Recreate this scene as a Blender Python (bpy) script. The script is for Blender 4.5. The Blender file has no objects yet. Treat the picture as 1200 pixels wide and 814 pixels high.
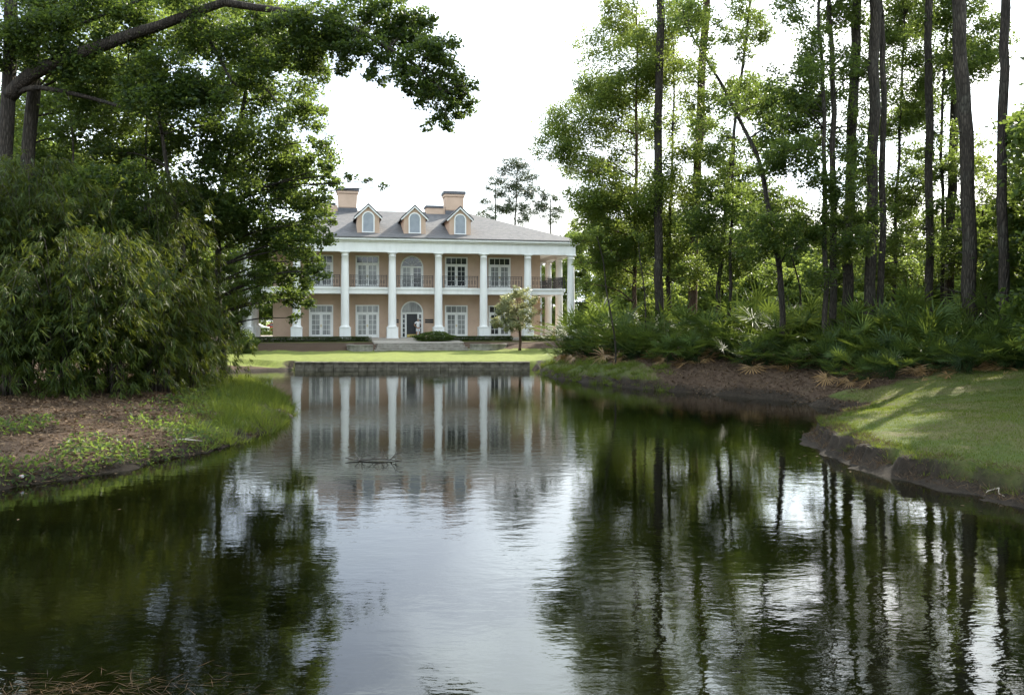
import bpy, bmesh, math, random
import numpy as np
from mathutils import Vector, Matrix, noise as mnoise

# ------------------------------------------------------------------ camera, world, sun, exposure
SC = bpy.context.scene
COL = SC.collection
EYE, HOR, FOC = 3.2, 376.0, 1000.0          # eye height over the water, horizon row, focal length (1200 px wide frame)
cam = bpy.data.cameras.new("camera")
cam.sensor_width = 36.0
cam.lens = 30.0
cam.shift_y = -(407.0 - HOR) / 1200.0
cam.clip_start = 0.1
cam.clip_end = 3000.0
cam_ob = bpy.data.objects.new("camera", cam)
cam_ob.location = (0, 0, EYE)
cam_ob.rotation_euler = (math.radians(90), 0, 0)
COL.objects.link(cam_ob)
SC.camera = cam_ob

SUN_EL, SUN_AZ = math.radians(35), math.radians(39)      # azimuth measured from straight ahead towards the right
sun_dir = Vector((math.sin(SUN_AZ) * math.cos(SUN_EL), math.cos(SUN_AZ) * math.cos(SUN_EL), math.sin(SUN_EL)))
sl = bpy.data.lights.new("sun", 'SUN')
sl.energy = 4.8
sl.angle = math.radians(0.5)
sl.color = (1.0, 0.93, 0.80)
so = bpy.data.objects.new("sun", sl)
so.rotation_euler = sun_dir.to_track_quat('Z', 'Y').to_euler()
so.location = (30, 30, 60)
COL.objects.link(so)

W = bpy.data.worlds.new("World")
SC.world = W
W.use_nodes = True
nt = W.node_tree
nt.nodes.clear()
wo = nt.nodes.new("ShaderNodeOutputWorld")
bg = nt.nodes.new("ShaderNodeBackground")
bg.inputs[1].default_value = 0.12
sky = nt.nodes.new("ShaderNodeTexSky")
sky.sky_type = 'NISHITA'
sky.sun_disc = False
sky.sun_elevation = SUN_EL
sky.sun_rotation = SUN_AZ
sky.dust_density = 3.0
sky.air_density = 1.0
sky.ozone_density = 1.0
tc = nt.nodes.new("ShaderNodeTexCoord")
mp = nt.nodes.new("ShaderNodeMapping")
mp.inputs['Scale'].default_value = (1, 1, 2.6)
mp.inputs['Location'].default_value = (0.35, 0.1, 0.2)
nz = nt.nodes.new("ShaderNodeTexNoise")
nz.inputs['Scale'].default_value = 2.6
nz.inputs['Detail'].default_value = 6
nz.inputs['Roughness'].default_value = 0.55
rp = nt.nodes.new("ShaderNodeValToRGB")
rp.color_ramp.elements[0].position = 0.40
rp.color_ramp.elements[0].color = (0.16, 0.16, 0.16, 1)
rp.color_ramp.elements[1].position = 0.62
mx = nt.nodes.new("ShaderNodeMix")
mx.data_type = 'RGBA'
mx.inputs[7].default_value = (11.5, 12.9, 13.7, 1)
nt.links.new(tc.outputs['Generated'], mp.inputs[0])
nt.links.new(mp.outputs[0], nz.inputs['Vector'])
nt.links.new(nz.outputs[0], rp.inputs[0])
nt.links.new(rp.outputs[0], mx.inputs[0])
nt.links.new(sky.outputs[0], mx.inputs[6])
nt.links.new(mx.outputs[2], bg.inputs[0])
nt.links.new(bg.outputs[0], wo.inputs[0])

SC.view_settings.view_transform = 'Standard'
SC.view_settings.look = 'None'
SC.view_settings.gamma = 1.0
SC.view_settings.exposure = 1.27
SC.render.engine = 'CYCLES'
SC.cycles.max_bounces = 7
SC.cycles.diffuse_bounces = 3
SC.cycles.glossy_bounces = 4
SC.cycles.transmission_bounces = 4
SC.cycles.transparent_max_bounces = 6
SC.cycles.caustics_reflective = False
SC.cycles.caustics_refractive = False
SC.cycles.use_denoising = True

random.seed(7)
RNG = np.random.default_rng(11)

# ------------------------------------------------------------------ helpers
def P(px, py, d):
    return Vector(((px - 600) / FOC * d, d, EYE - (py - HOR) / FOC * d))

def G(px, py, z=0.0):
    d = (EYE - z) * FOC / (py - HOR)
    return ((px - 600) / FOC * d, d)

def link(o, parent=None):
    COL.objects.link(o)
    if parent is not None:
        o.parent = parent
    return o

def tag(o, label=None, cat=None, group=None, kind=None):
    if label: o["label"] = label
    if cat: o["category"] = cat
    if group: o["group"] = group
    if kind: o["kind"] = kind
    return o

def empty(name, loc, rz=0.0):
    o = bpy.data.objects.new(name, None)
    o.empty_display_size = 0.3
    o.location = loc
    o.rotation_euler = (0, 0, rz)
    return link(o)

def copy_tree(o, parent=None, loc=None, rz=None, scale=None):
    c = o.copy()
    link(c, parent)
    if loc is not None: c.location = loc
    if rz is not None: c.rotation_euler = (0, 0, rz)
    if scale is not None: c.scale = scale
    for ch in [x for x in bpy.data.objects if x.parent == o]:
        copy_tree(ch, c)
    return c

class MB:
    """collects polygons for one mesh"""
    def __init__(s, off=(0, 0, 0)):
        s.v, s.f, s.off = [], [], Vector(off)

    def add(s, vs, fs):
        n = len(s.v)
        s.v += [tuple(Vector(p) + s.off) for p in vs]
        s.f += [tuple(i + n for i in f) for f in fs]

    def box(s, x0, x1, y0, y1, z0, z1):
        s.add([(x0, y0, z0), (x1, y0, z0), (x1, y1, z0), (x0, y1, z0), (x0, y0, z1), (x1, y0, z1), (x1, y1, z1), (x0, y1, z1)],
              [(0, 3, 2, 1), (4, 5, 6, 7), (0, 1, 5, 4), (1, 2, 6, 5), (2, 3, 7, 6), (3, 0, 4, 7)])

    def prism(s, poly, a, b, axis='y'):
        """2-D outline extruded along an axis; poly in (x,z) for 'y', (y,z) for 'x', (x,y) for 'z'"""
        n = len(poly)
        def pt(p, t):
            return (p[0], t, p[1]) if axis == 'y' else ((t, p[0], p[1]) if axis == 'x' else (p[0], p[1], t))
        vs = [pt(p, a) for p in poly] + [pt(p, b) for p in poly]
        fs = [tuple(range(n)), tuple(range(2 * n - 1, n - 1, -1))] + [(i, i + n, (i + 1) % n + n, (i + 1) % n) for i in range(n)]
        s.add(vs, fs)

    def lathe(s, prof, c=(0, 0), n=24, cap=True):
        vs, fs = [], []
        for r, z in prof:
            vs += [(c[0] + r * math.cos(2 * math.pi * i / n), c[1] + r * math.sin(2 * math.pi * i / n), z) for i in range(n)]
        for k in range(len(prof) - 1):
            fs += [(k * n + i, k * n + (i + 1) % n, (k + 1) * n + (i + 1) % n, (k + 1) * n + i) for i in range(n)]
        if cap:
            fs += [tuple(range(n - 1, -1, -1)), tuple((len(prof) - 1) * n + i for i in range(n))]
        s.add(vs, fs)

    def tube(s, pts, rad, n=8):
        pts = [Vector(p) for p in pts]
        if not hasattr(rad, '__len__'): rad = [rad] * len(pts)
        vs, fs = [], []
        m = len(pts)
        ref = None
        for i, p in enumerate(pts):
            t = (pts[min(i + 1, m - 1)] - pts[max(i - 1, 0)])
            if t.length < 1e-9: t = Vector((0, 0, 1))
            t.normalize()
            if ref is None:
                ref = Vector((1, 0, 0)) if abs(t.x) < 0.8 else Vector((0, 1, 0))
            a = (ref - t * ref.dot(t)).normalized()
            ref = a
            b = t.cross(a)
            for k in range(n):
                w = 2 * math.pi * k / n
                vs.append(p + (a * math.cos(w) + b * math.sin(w)) * rad[i])
        for i in range(m - 1):
            fs += [(i * n + k, i * n + (k + 1) % n, (i + 1) * n + (k + 1) % n, (i + 1) * n + k) for k in range(n)]
        fs += [tuple(range(n - 1, -1, -1)), tuple((m - 1) * n + k for k in range(n))]
        s.add(vs, fs)

    def build(s, name, mat, parent=None, smooth=False, loc=None):
        me = bpy.data.meshes.new(name)
        me.from_pydata(s.v, [], s.f)
        me.materials.append(mat)
        if smooth:
            me.polygons.foreach_set("use_smooth", [True] * len(me.polygons))
        me.update()
        o = bpy.data.objects.new(name, me)
        if loc is not None: o.location = loc
        return link(o, parent)

def bevel(o, w=0.02, seg=2):
    m = o.modifiers.new("bevel", 'BEVEL')
    m.width = w; m.segments = seg; m.limit_method = 'ANGLE'
    return o

def spline(ctrl, n):
    """Catmull-Rom through control tuples of any length"""
    c = [np.array(p, float) for p in ctrl]
    c = [2 * c[0] - c[1]] + c + [2 * c[-1] - c[-2]]
    out = []
    segs = len(c) - 3
    for j in range(n + 1):
        t = j / n * segs
        i = min(int(t), segs - 1)
        u = t - i
        p0, p1, p2, p3 = c[i:i + 4]
        out.append(0.5 * (2 * p1 + (p2 - p0) * u + (2 * p0 - 5 * p1 + 4 * p2 - p3) * u * u + (3 * p1 - p0 - 3 * p2 + p3) * u ** 3))
    return out

# ------------------------------------------------------------------ materials
def nodemat(name):
    m = bpy.data.materials.new(name)
    m.use_nodes = True
    t = m.node_tree
    b = t.nodes["Principled BSDF"]
    return m, t, b

def noise_node(t, scale, detail=4, rough=0.55, vec=None, coord='Object', stretch=None):
    tcn = t.nodes.new("ShaderNodeTexCoord")
    out = tcn.outputs[coord]
    if stretch:
        mpn = t.nodes.new("ShaderNodeMapping")
        mpn.inputs['Scale'].default_value = stretch
        t.links.new(out, mpn.inputs[0]); out = mpn.outputs[0]
    n = t.nodes.new("ShaderNodeTexNoise")
    n.inputs['Scale'].default_value = scale
    n.inputs['Detail'].default_value = detail
    n.inputs['Roughness'].default_value = rough
    t.links.new(out, n.inputs['Vector'])
    return n

def ramp(t, src, stops):
    r = t.nodes.new("ShaderNodeValToRGB")
    els = r.color_ramp.elements
    while len(els) < len(stops): els.new(0.5)
    for e, (p, c) in zip(els, stops):
        e.position = p
        e.color = (c[0], c[1], c[2], 1)
    t.links.new(src, r.inputs[0])
    return r.outputs[0]

def mixc(t, fac, a, b):
    m = t.nodes.new("ShaderNodeMix")
    m.data_type = 'RGBA'
    for sock, val in ((m.inputs[0], fac), (m.inputs[6], a), (m.inputs[7], b)):
        if isinstance(val, (int, float)): sock.default_value = val
        elif isinstance(val, tuple): sock.default_value = (*val[:3], 1)
        else: t.links.new(val, sock)
    return m.outputs[2]

def bump(t, b, src, strength, dist):
    n = t.nodes.new("ShaderNodeBump")
    n.inputs['Strength'].default_value = strength
    n.inputs['Distance'].default_value = dist
    t.links.new(src, n.inputs['Height'])
    t.links.new(n.outputs[0], b.inputs['Normal'])

def surf(name, c0, c1, scale=3.0, rough=0.7, bstr=0.0, bdist=0.02, bscale=None, stretch=None, spec=0.4):
    m, t, b = nodemat(name)
    n = noise_node(t, scale, 5, 0.6, stretch=stretch)
    t.links.new(ramp(t, n.outputs[0], [(0.32, c0), (0.68, c1)]), b.inputs['Base Color'])
    b.inputs['Roughness'].default_value = rough
    b.inputs['Specular IOR Level'].default_value = spec
    if bstr:
        n2 = noise_node(t, bscale or scale * 4, 6, 0.65, stretch=stretch)
        bump(t, b, n2.outputs[0], bstr, bdist)
    return m

def leafmat(name, dark, light, trans, tfac=0.35, rough=0.42, spec=0.4):
    m, t, b = nodemat(name)
    a = t.nodes.new("ShaderNodeAttribute")
    a.attribute_name = "tint"
    c = ramp(t, a.outputs['Fac'], [(0.0, dark), (0.85, light), (1.0, tuple(1.25 * x for x in light))])
    t.links.new(c, b.inputs['Base Color'])
    b.inputs['Roughness'].default_value = rough
    b.inputs['Specular IOR Level'].default_value = spec
    tr = t.nodes.new("ShaderNodeBsdfTranslucent")
    t.links.new(mixc(t, a.outputs['Fac'], tuple(0.75 * x for x in trans), trans), tr.inputs[0])
    ms = t.nodes.new("ShaderNodeMixShader")
    ms.inputs[0].default_value = tfac
    t.links.new(b.outputs[0], ms.inputs[1])
    t.links.new(tr.outputs[0], ms.inputs[2])
    t.links.new(ms.outputs[0], t.nodes["Material Output"].inputs[0])
    return m

def barkmat(name, c0, c1, scale=4.0):
    m, t, b = nodemat(name)
    n = noise_node(t, scale, 6, 0.7, stretch=(1, 1, 0.22))
    n2 = noise_node(t, 0.7, 3, 0.5)
    c = ramp(t, n.outputs[0], [(0.35, c0), (0.62, c1)])
    c = mixc(t, ramp(t, n2.outputs[0], [(0.52, (0, 0, 0)), (0.68, (0.5, 0.5, 0.5))]), c, (0.10, 0.105, 0.085))   # lichen
    b.inputs['Roughness'].default_value = 0.9
    b.inputs['Specular IOR Level'].default_value = 0.2
    v = t.nodes.new("ShaderNodeTexVoronoi")
    v.feature = 'DISTANCE_TO_EDGE'
    v.inputs['Scale'].default_value = 11
    tcn = t.nodes.new("ShaderNodeTexCoord"); mpn = t.nodes.new("ShaderNodeMapping")
    mpn.inputs['Scale'].default_value = (1, 1, 0.2)
    t.links.new(tcn.outputs['Object'], mpn.inputs[0]); t.links.new(mpn.outputs[0], v.inputs['Vector'])
    c = mixc(t, ramp(t, v.outputs[0], [(0.02, (0.7, 0.7, 0.7)), (0.22, (0, 0, 0))]), c, tuple(0.5 * q for q in c0))      # dark furrows between the plates
    t.links.new(c, b.inputs['Base Color'])
    bump(t, b, v.outputs[0], 1.0, 0.09)
    return m

M = {}
M['bark'] = barkmat('bark_grey', (0.035, 0.03, 0.024), (0.095, 0.08, 0.064))
M['bark_dark'] = barkmat('bark_dark', (0.028, 0.024, 0.02), (0.075, 0.062, 0.05))
M['bark_red'] = barkmat('bark_reddish', (0.07, 0.045, 0.03), (0.17, 0.105, 0.07))
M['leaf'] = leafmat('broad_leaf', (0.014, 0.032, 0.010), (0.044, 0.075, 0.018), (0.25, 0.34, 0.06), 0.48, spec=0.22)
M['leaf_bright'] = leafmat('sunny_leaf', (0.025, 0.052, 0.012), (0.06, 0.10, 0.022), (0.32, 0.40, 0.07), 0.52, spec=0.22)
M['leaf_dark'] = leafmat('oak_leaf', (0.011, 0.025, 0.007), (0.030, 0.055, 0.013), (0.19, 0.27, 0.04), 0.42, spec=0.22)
M['needle'] = leafmat('pine_needle', (0.022, 0.04, 0.018), (0.05, 0.07, 0.03), (0.09, 0.12, 0.04), 0.25)
M['bamboo'] = leafmat('bamboo_leaf', (0.010, 0.024, 0.004), (0.045, 0.068, 0.011), (0.20, 0.24, 0.03), 0.36, rough=0.42, spec=0.16)
M['palm'] = leafmat('palmetto_frond', (0.014, 0.034, 0.009), (0.065, 0.105, 0.024), (0.20, 0.27, 0.04), 0.28, rough=0.5, spec=0.2)
M['palm_dead'] = leafmat('dead_frond', (0.16, 0.09, 0.035), (0.30, 0.19, 0.08), (0.30, 0.17, 0.05), 0.25)
M['blade'] = leafmat('grass_blade', (0.032, 0.060, 0.010), (0.10, 0.135, 0.024), (0.24, 0.29, 0.04), 0.4, spec=0.15)
M['magnolia'] = leafmat('magnolia_leaf', (0.09, 0.12, 0.055), (0.36, 0.37, 0.22), (0.42, 0.42, 0.18), 0.42, rough=0.28)  # leaf tones paled so sun and whitish glints sit in the colour
M['rust_leaf'] = leafmat('rusty_leaf', (0.16, 0.10, 0.05), (0.26, 0.18, 0.10), (0.30, 0.18, 0.07), 0.3)
M['litter'] = leafmat('leaf_litter', (0.028, 0.015, 0.010), (0.20, 0.14, 0.085), (0.2, 0.12, 0.05), 0.1, rough=0.8, spec=0.15)
M['wet_straw'] = leafmat('wet_straw', (0.018, 0.012, 0.006), (0.075, 0.045, 0.018), (0.03, 0.02, 0.01), 0.05, rough=0.5, spec=0.2)
M['stucco'] = surf('peach_stucco', (0.48, 0.345, 0.255), (0.58, 0.42, 0.315), 0.8, 0.85, 0.15, 0.01, 60, spec=0.2)
M['white'] = surf('white_paint', (0.75, 0.75, 0.725), (0.84, 0.84, 0.82), 1.6, 0.55, stretch=(1.5, 1.5, .35))
M['shingle'] = None
M['iron'] = surf('wrought_iron', (0.02, 0.02, 0.022), (0.035, 0.035, 0.037), 8, 0.5)
M['black_paint'] = surf('black_door_paint', (0.012, 0.014, 0.018), (0.02, 0.022, 0.026), 3, 0.35)
M['stone'] = surf('weathered_stone', (0.16, 0.15, 0.13), (0.36, 0.34, 0.30), 2.2, 0.9, 0.5, 0.03, 14)
M['wall_stone'] = surf('mossy_wall_stone', (0.075, 0.068, 0.048), (0.25, 0.225, 0.175), 3.0, 0.92, 0.7, 0.05, 9)
M['tread'] = surf('step_stone', (0.22, 0.20, 0.17), (0.38, 0.36, 0.32), 3.0, 0.85, 0.3, 0.02, 14)
M['cap'] = surf('chimney_cap', (0.09, 0.09, 0.10), (0.13, 0.13, 0.14), 4, 0.8)
M['paving'] = surf('porch_paving', (0.30, 0.27, 0.23), (0.40, 0.36, 0.31), 2.0, 0.8, 0.2, 0.01, 10)
M['glass_dark'] = surf('window_glass_dark', (0.02, 0.025, 0.028), (0.05, 0.055, 0.06), 1.1, 0.06, spec=0.6)
M['glass_curtain'] = surf('window_glass_curtained', (0.12, 0.125, 0.125), (0.40, 0.41, 0.40), 0.9, 0.10, stretch=(3, 3, 0.5))
M['louver'] = surf('grey_louver', (0.30, 0.33, 0.36), (0.38, 0.41, 0.44), 2.0, 0.4)
M['brass'] = surf('brass_plate', (0.55, 0.42, 0.12), (0.62, 0.48, 0.16), 4, 0.35)
M['stick'] = surf('wet_stick', (0.03, 0.025, 0.02), (0.09, 0.075, 0.06), 6, 0.6)
M['dry_stick'] = surf('dry_stick', (0.28, 0.24, 0.19), (0.45, 0.40, 0.33), 6, 0.7)

def shingle_mat():
    m, t, b = nodemat('grey_shingles')
    tcn = t.nodes.new("ShaderNodeTexCoord")
    br = t.nodes.new("ShaderNodeTexBrick")
    mpn = t.nodes.new("ShaderNodeMapping")
    mpn.inputs['Rotation'].default_value = (math.radians(90), 0, 0)
    t.links.new(tcn.outputs['Object'], mpn.inputs[0])
    t.links.new(mpn.outputs[0], br.inputs['Vector'])
    br.inputs['Scale'].default_value = 3.2
    br.inputs['Mortar Size'].default_value = 0.02
    br.inputs['Row Height'].default_value = 0.25
    br.inputs['Brick Width'].default_value = 0.9
    br.inputs['Color1'].default_value = (0.075, 0.075, 0.08, 1)
    br.inputs['Color2'].default_value = (0.125, 0.12, 0.122, 1)
    br.inputs['Mortar'].default_value = (0.06, 0.06, 0.06, 1)
    n = noise_node(t, 0.6, 5, 0.6)
    c = mixc(t, ramp(t, n.outputs[0], [(0.4, (0, 0, 0)), (0.7, (0.5, 0.5, 0.5))]), br.outputs[0], (0.11, 0.105, 0.10))
    t.links.new(c, b.inputs['Base Color'])
    b.inputs['Roughness'].default_value = 0.9
    bump(t, b, br.outputs[1], 0.3, -0.02)
    return m
M['shingle'] = shingle_mat()

def cloth(name, c):
    return surf(name, tuple(0.9 * x for x in c), c, 12, 0.8, spec=0.2)

# ------------------------------------------------------------------ leaves
def _norm(a):
    return a / np.maximum(np.linalg.norm(a, axis=1, keepdims=True), 1e-9)

def leaves_mesh(name, cen, axis, nrm, length, width, tint, mat, parent, off=(0, 0, 0), fold=0.18, droop=0.0):
    """every leaf is two triangles folded along its midrib"""
    n = len(cen)
    axis = _norm(axis)
    side = _norm(np.cross(axis, nrm))
    up = np.cross(side, axis)
    L = np.broadcast_to(length, n)[:, None]; Wd = np.broadcast_to(width, n)[:, None]
    base = cen - axis * L * 0.5
    tip = cen + axis * L * 0.5
    tip[:, 2] -= droop * L[:, 0]
    mid = base * 0.55 + tip * 0.45
    lft = mid + side * Wd * 0.5 + up * Wd * fold
    rgt = mid - side * Wd * 0.5 + up * Wd * fold
    v = np.empty((n, 4, 3), np.float32)
    v[:, 0], v[:, 1], v[:, 2], v[:, 3] = base, rgt, tip, lft
    v -= np.array(off, np.float32)
    idx = (np.arange(n) * 4)[:, None] + np.array([0, 1, 2, 0, 2, 3])[None]
    me = bpy.data.meshes.new(name)
    me.vertices.add(n * 4)
    me.vertices.foreach_set("co", v.ravel())
    me.loops.add(n * 6)
    me.loops.foreach_set("vertex_index", idx.ravel().astype(np.int32))
    me.polygons.add(n * 2)
    me.polygons.foreach_set("loop_start", (np.arange(n * 2) * 3).astype(np.int32))
    at = me.attributes.new("tint", 'FLOAT', 'POINT')
    at.data.foreach_set("value", np.repeat(np.clip(tint, 0, 1), 4).astype(np.float32))
    me.materials.append(mat)
    me.update(calc_edges=True)
    o = bpy.data.objects.new(name, me)
    return link(o, parent)

def clump_points(clumps, leaf_area, cover, nsub=14, flat=0.8, subr=0.36):
    """clumps: (Vector, radius[, cover]) -> leaf centres gathered in twig-end sub-clusters"""
    C, T = [], []
    for cl in clumps:
        c, r = np.array(cl[0]), cl[1]
        k = cl[2] if len(cl) > 2 else 1.0
        n = int(cover * k * math.pi * r * r / leaf_area)
        ns = max(4, int(nsub * RNG.uniform(0.8, 1.25)))
        d = _norm(RNG.normal(size=(ns, 3)))
        rad = r * RNG.uniform(0.25, 1.0, (ns, 1)) ** 0.6
        sub = c + d * rad * np.array([1, 1, flat])
        st = RNG.normal(0.45, 0.2, ns)
        wgt = RNG.uniform(0.4, 1.6, ns); wgt /= wgt.sum()
        pick = RNG.choice(ns, n, p=wgt)
        pts = sub[pick] + RNG.normal(size=(n, 3)) * r * subr * np.array([0.55, 0.55, 0.38])
        C.append(pts)
        T.append(st[pick] + RNG.normal(0, 0.17, n))
    return np.concatenate(C), np.concatenate(T)

def crown(name, clumps, size, width, mat, parent, off, cover=1.6, up=0.55, **kw):
    area = size * width * 0.5 * 0.62
    C, T = clump_points(clumps, area, cover, **kw)
    n = len(C)
    ax = RNG.normal(size=(n, 3)) * np.array([1, 1, 0.6]); ax[:, 2] -= 0.25
    nr = RNG.normal(size=(n, 3)) * 0.8 + np.array([0, 0, up])
    L = size * RNG.uniform(0.65, 1.25, n)
    return leaves_mesh(name, C, ax, nr, L, L * width / size, T, mat, parent, off)

def needles(name, clumps, size, mat, parent, off, cover=1.0):
    """starburst tufts of long needles"""
    C, T, A = [], [], []
    for cl in clumps:
        c, r = np.array(cl[0]), cl[1]
        nt_ = int(18 * cover * (cl[2] if len(cl) > 2 else 1))
        sub = c + _norm(RNG.normal(size=(nt_, 3))) * r * RNG.uniform(0.2, 1, (nt_, 1)) * np.array([1, 1, 0.55])
        for s_ in sub:
            k = 26
            d = _norm(RNG.normal(size=(k, 3)) + np.array([0, 0, 0.25]))
            C.append(s_ + d * size * 0.5); A.append(d); T.append(np.full(k, RNG.normal(0.5, 0.2)) + RNG.normal(0, 0.1, k))
    C = np.concatenate(C); A = np.concatenate(A); T = np.concatenate(T)
    n = len(C)
    return leaves_mesh(name, C, A, RNG.normal(size=(n, 3)), size * RNG.uniform(0.8, 1.2, n), size * 0.14, T, mat, parent, off)

def make_tree(name, label, cat, group, trunk, clumps, leaf='leaf', bark='bark', size=0.14, width=0.085, cover=1.6, kind='broad',
              limb_r=0.3, twigs=4, nsub=14, flat=0.8, extra_limbs=()):
    """trunk: [(Vector, radius)...] from the ground up; clumps: [(Vector, r[, cover])]"""
    base = trunk[0][0]
    root = empty(name, base)
    tag(root, label, cat, group)
    mb = MB(off=-base)
    path = spline([(*p, r) for p, r in trunk], max(10, 5 * len(trunk)))
    tp = [Vector(p[:3]) + Vector((mnoise.noise(Vector(p[:3]) * 0.5), mnoise.noise(Vector(p[:3]) * 0.5 + Vector((9, 0, 0))), 0)) * 0.12 * min(1, i / 3) for i, p in enumerate(path)]
    tr = [max(0.015, p[3]) * (1 + 0.06 * mnoise.noise(Vector((i * 0.9, p[0], 3)))) for i, p in enumerate(path)]
    tr[0] *= 1.25
    mb.tube(tp, tr, 10)
    lb = mb
    if kind == 'pine' and size < .45:
        for _ in range(9):                                    # broken stubs of dead branches
            i_ = random.randint(len(tp) // 6, len(tp) - 3); a_ = random.uniform(0, 6.28); l_ = random.uniform(.25, 1.1)
            dv = Vector((math.cos(a_), math.sin(a_), random.uniform(-.1, .35)))
            lb.tube([tp[i_], tp[i_] + dv * (tr[i_] + l_ * .5), tp[i_] + dv * (tr[i_] + l_) + Vector((0, 0, random.uniform(-.15, .1)))], [.035, .024, .010], 5)
    for pts, r0, r1 in extra_limbs:
        sp = spline([tuple(p) for p in pts], 5 * len(pts))
        lb.tube([Vector(p) for p in sp], [r0 + (r1 - r0) * i / (len(sp) - 1) for i in range(len(sp))], 7)
    anchors = [Vector(q) for pts, r0, r1 in extra_limbs for q in pts[1:]]
    for cl in clumps:
        c, r = Vector(cl[0]), cl[1]
        best, bi = 1e9, 0                                     # limb leaves the trunk below the clump
        for i, (p, q) in enumerate(zip(tp, tr)):
            dd = (p - c).length + 1.3 * max(0, p.z - c.z + 0.15 * (Vector((p.x, p.y)) - Vector((c.x, c.y))).length)
            if i > 1 and dd < best: best, bi = dd, i
        s0, r0 = tp[bi], tr[bi]
        for q in anchors:
            if (q - c).length < best: best, s0, r0 = (q - c).length, q, 0.06
        lr = min(limb_r * r0, 0.012 + 0.012 * best)
        mid = s0.lerp(c, 0.5) + Vector((random.uniform(-.2, .2), random.uniform(-.2, .2), 0.10 + random.uniform(-.05, .12))) * best * 0.4
        sp = spline([tuple(s0), tuple(mid), tuple(c)], 7)
        lb.tube([Vector(p) for p in sp], [lr * (1 - 0.72 * i / 7) for i in range(8)], 6)
        for k in range(twigs):
            e = c + Vector((random.gauss(0, 1), random.gauss(0, 1), random.gauss(0, .6))).normalized() * r * random.uniform(.6, 1)
            m2 = c.lerp(e, 0.5) + Vector((random.gauss(0, 1), random.gauss(0, 1), random.gauss(0, 1))) * r * 0.12
            lb.tube([c, m2, e], [lr * 0.4, lr * 0.25, 0.006], 4)
    lb.build('trunk', M[bark], root, smooth=True)
    if kind == 'pine':
        needles('crown', clumps, size, M[leaf], root, base, cover)
    else:
        crown('crown', clumps, size, width, M[leaf], root, base, cover, nsub=nsub, flat=flat)
    return root

# ------------------------------------------------------------------ house frame (local x along the front, y into the house)
TH = math.radians(12.3116); HX, HY, S = -22.940, 73.894, 4.162
HU = Vector((math.cos(TH), math.sin(TH), 0)); HV = Vector((-math.sin(TH), math.cos(TH), 0)); HO = Vector((HX, HY, 0))
def HW(x, y, z=0.0):
    p = HO + HU * x + HV * y
    p.z = z
    return p

# ------------------------------------------------------------------ terrain
# shoreline vertices: x, y, bank step height, rise length
SH = []
def sh(p, h, L): SH.append((p[0], p[1], h, L))
sh((-7.5, -8), .15, 4); sh((-9.5, 3), .15, 4); sh((-10.6, 10), .15, 4)
for px, py in ((-90, 588), (0, 575), (60, 566), (100, 560), (160, 549), (200, 540), (245, 531), (280, 520), (312, 509), (330, 500), (345, 485), (335, 470), (300, 452), (275, 443)):
    sh(G(px, py), .17, 3.4)
sh(G(245, 440.5), .12, 4); sh(G(230, 437.5), .12, 4); sh(G(275, 436.3), .12, 5); sh(G(338, 434.2), .14, 5)
sh(G(346, 433.0), .50, .4); sh(G(622, 432.8), .50, .4)
for px, py in ((632, 437.5), (655, 444), (700, 450), (735, 454), (770, 457.5)):
    sh(G(px, py), .26, 2.2)
for px, py in ((830, 462), (870, 465), (905, 468), (935, 472), (965, 478), (1004, 482)):
    sh(G(px, py), .16, 2.8)
sh(G(985, 492), .3, 6)
for px, py in ((950, 503), (934, 511), (948, 523), (975, 538), (1000, 549), (1030, 559), (1060, 565), (1090, 573), (1120, 578), (1160, 588), (1200, 597), (1260, 612)):
    sh(G(px, py), .40, 8)
sh((9.6, 10), .4, 8); sh((9.2, 3), .4, 8); sh((8, -8), .3, 6)
SHA = np.array(SH)

def sstep(x, a, b):
    t = np.clip((x - a) / (b - a), 0, 1)
    return t * t * (3 - 2 * t)

def vnoise(x, y, s, seed=0):
    """smooth value noise on arrays"""
    r = np.random.default_rng(seed).random((64, 64))
    u, v = x * s + 1000.3, y * s + 1000.7
    i, j = np.floor(u).astype(int), np.floor(v).astype(int)
    fu, fv = u - i, v - j
    fu, fv = fu * fu * (3 - 2 * fu), fv * fv * (3 - 2 * fv)
    g = lambda a, b: r[a % 64, b % 64]
    return (g(i, j) * (1 - fu) + g(i + 1, j) * fu) * (1 - fv) + (g(i, j + 1) * (1 - fu) + g(i + 1, j + 1) * fu) * fv

def shore(x, y):
    """signed distance to the shore (negative in the water), step height, rise length"""
    n = len(SHA)
    best = np.full(x.shape, 1e9); h = np.zeros_like(x); L = np.ones_like(x); ins = np.zeros(x.shape, bool)
    for k in range(n):
        a, b = SHA[k], SHA[(k + 1) % n]
        ex, ey = b[0] - a[0], b[1] - a[1]
        t = np.clip(((x - a[0]) * ex + (y - a[1]) * ey) / (ex * ex + ey * ey), 0, 1)
        d = np.hypot(x - a[0] - t * ex, y - a[1] - t * ey)
        m = d < best
        best = np.where(m, d, best)
        h = np.where(m, a[2] + (b[2] - a[2]) * t, h)
        L = np.where(m, a[3] + (b[3] - a[3]) * t, L)
        c = (a[1] > y) != (b[1] > y)
        xi = a[0] + (y - a[1]) * ex / (ey if abs(ey) > 1e-9 else 1e-9)
        ins ^= c & (x < xi)
    return np.where(ins, -best, best), h, L

def local(x, y):
    dx, dy = x - HX, y - HY
    return dx * HU.x + dy * HU.y, dx * HV.x + dy * HV.y

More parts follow.
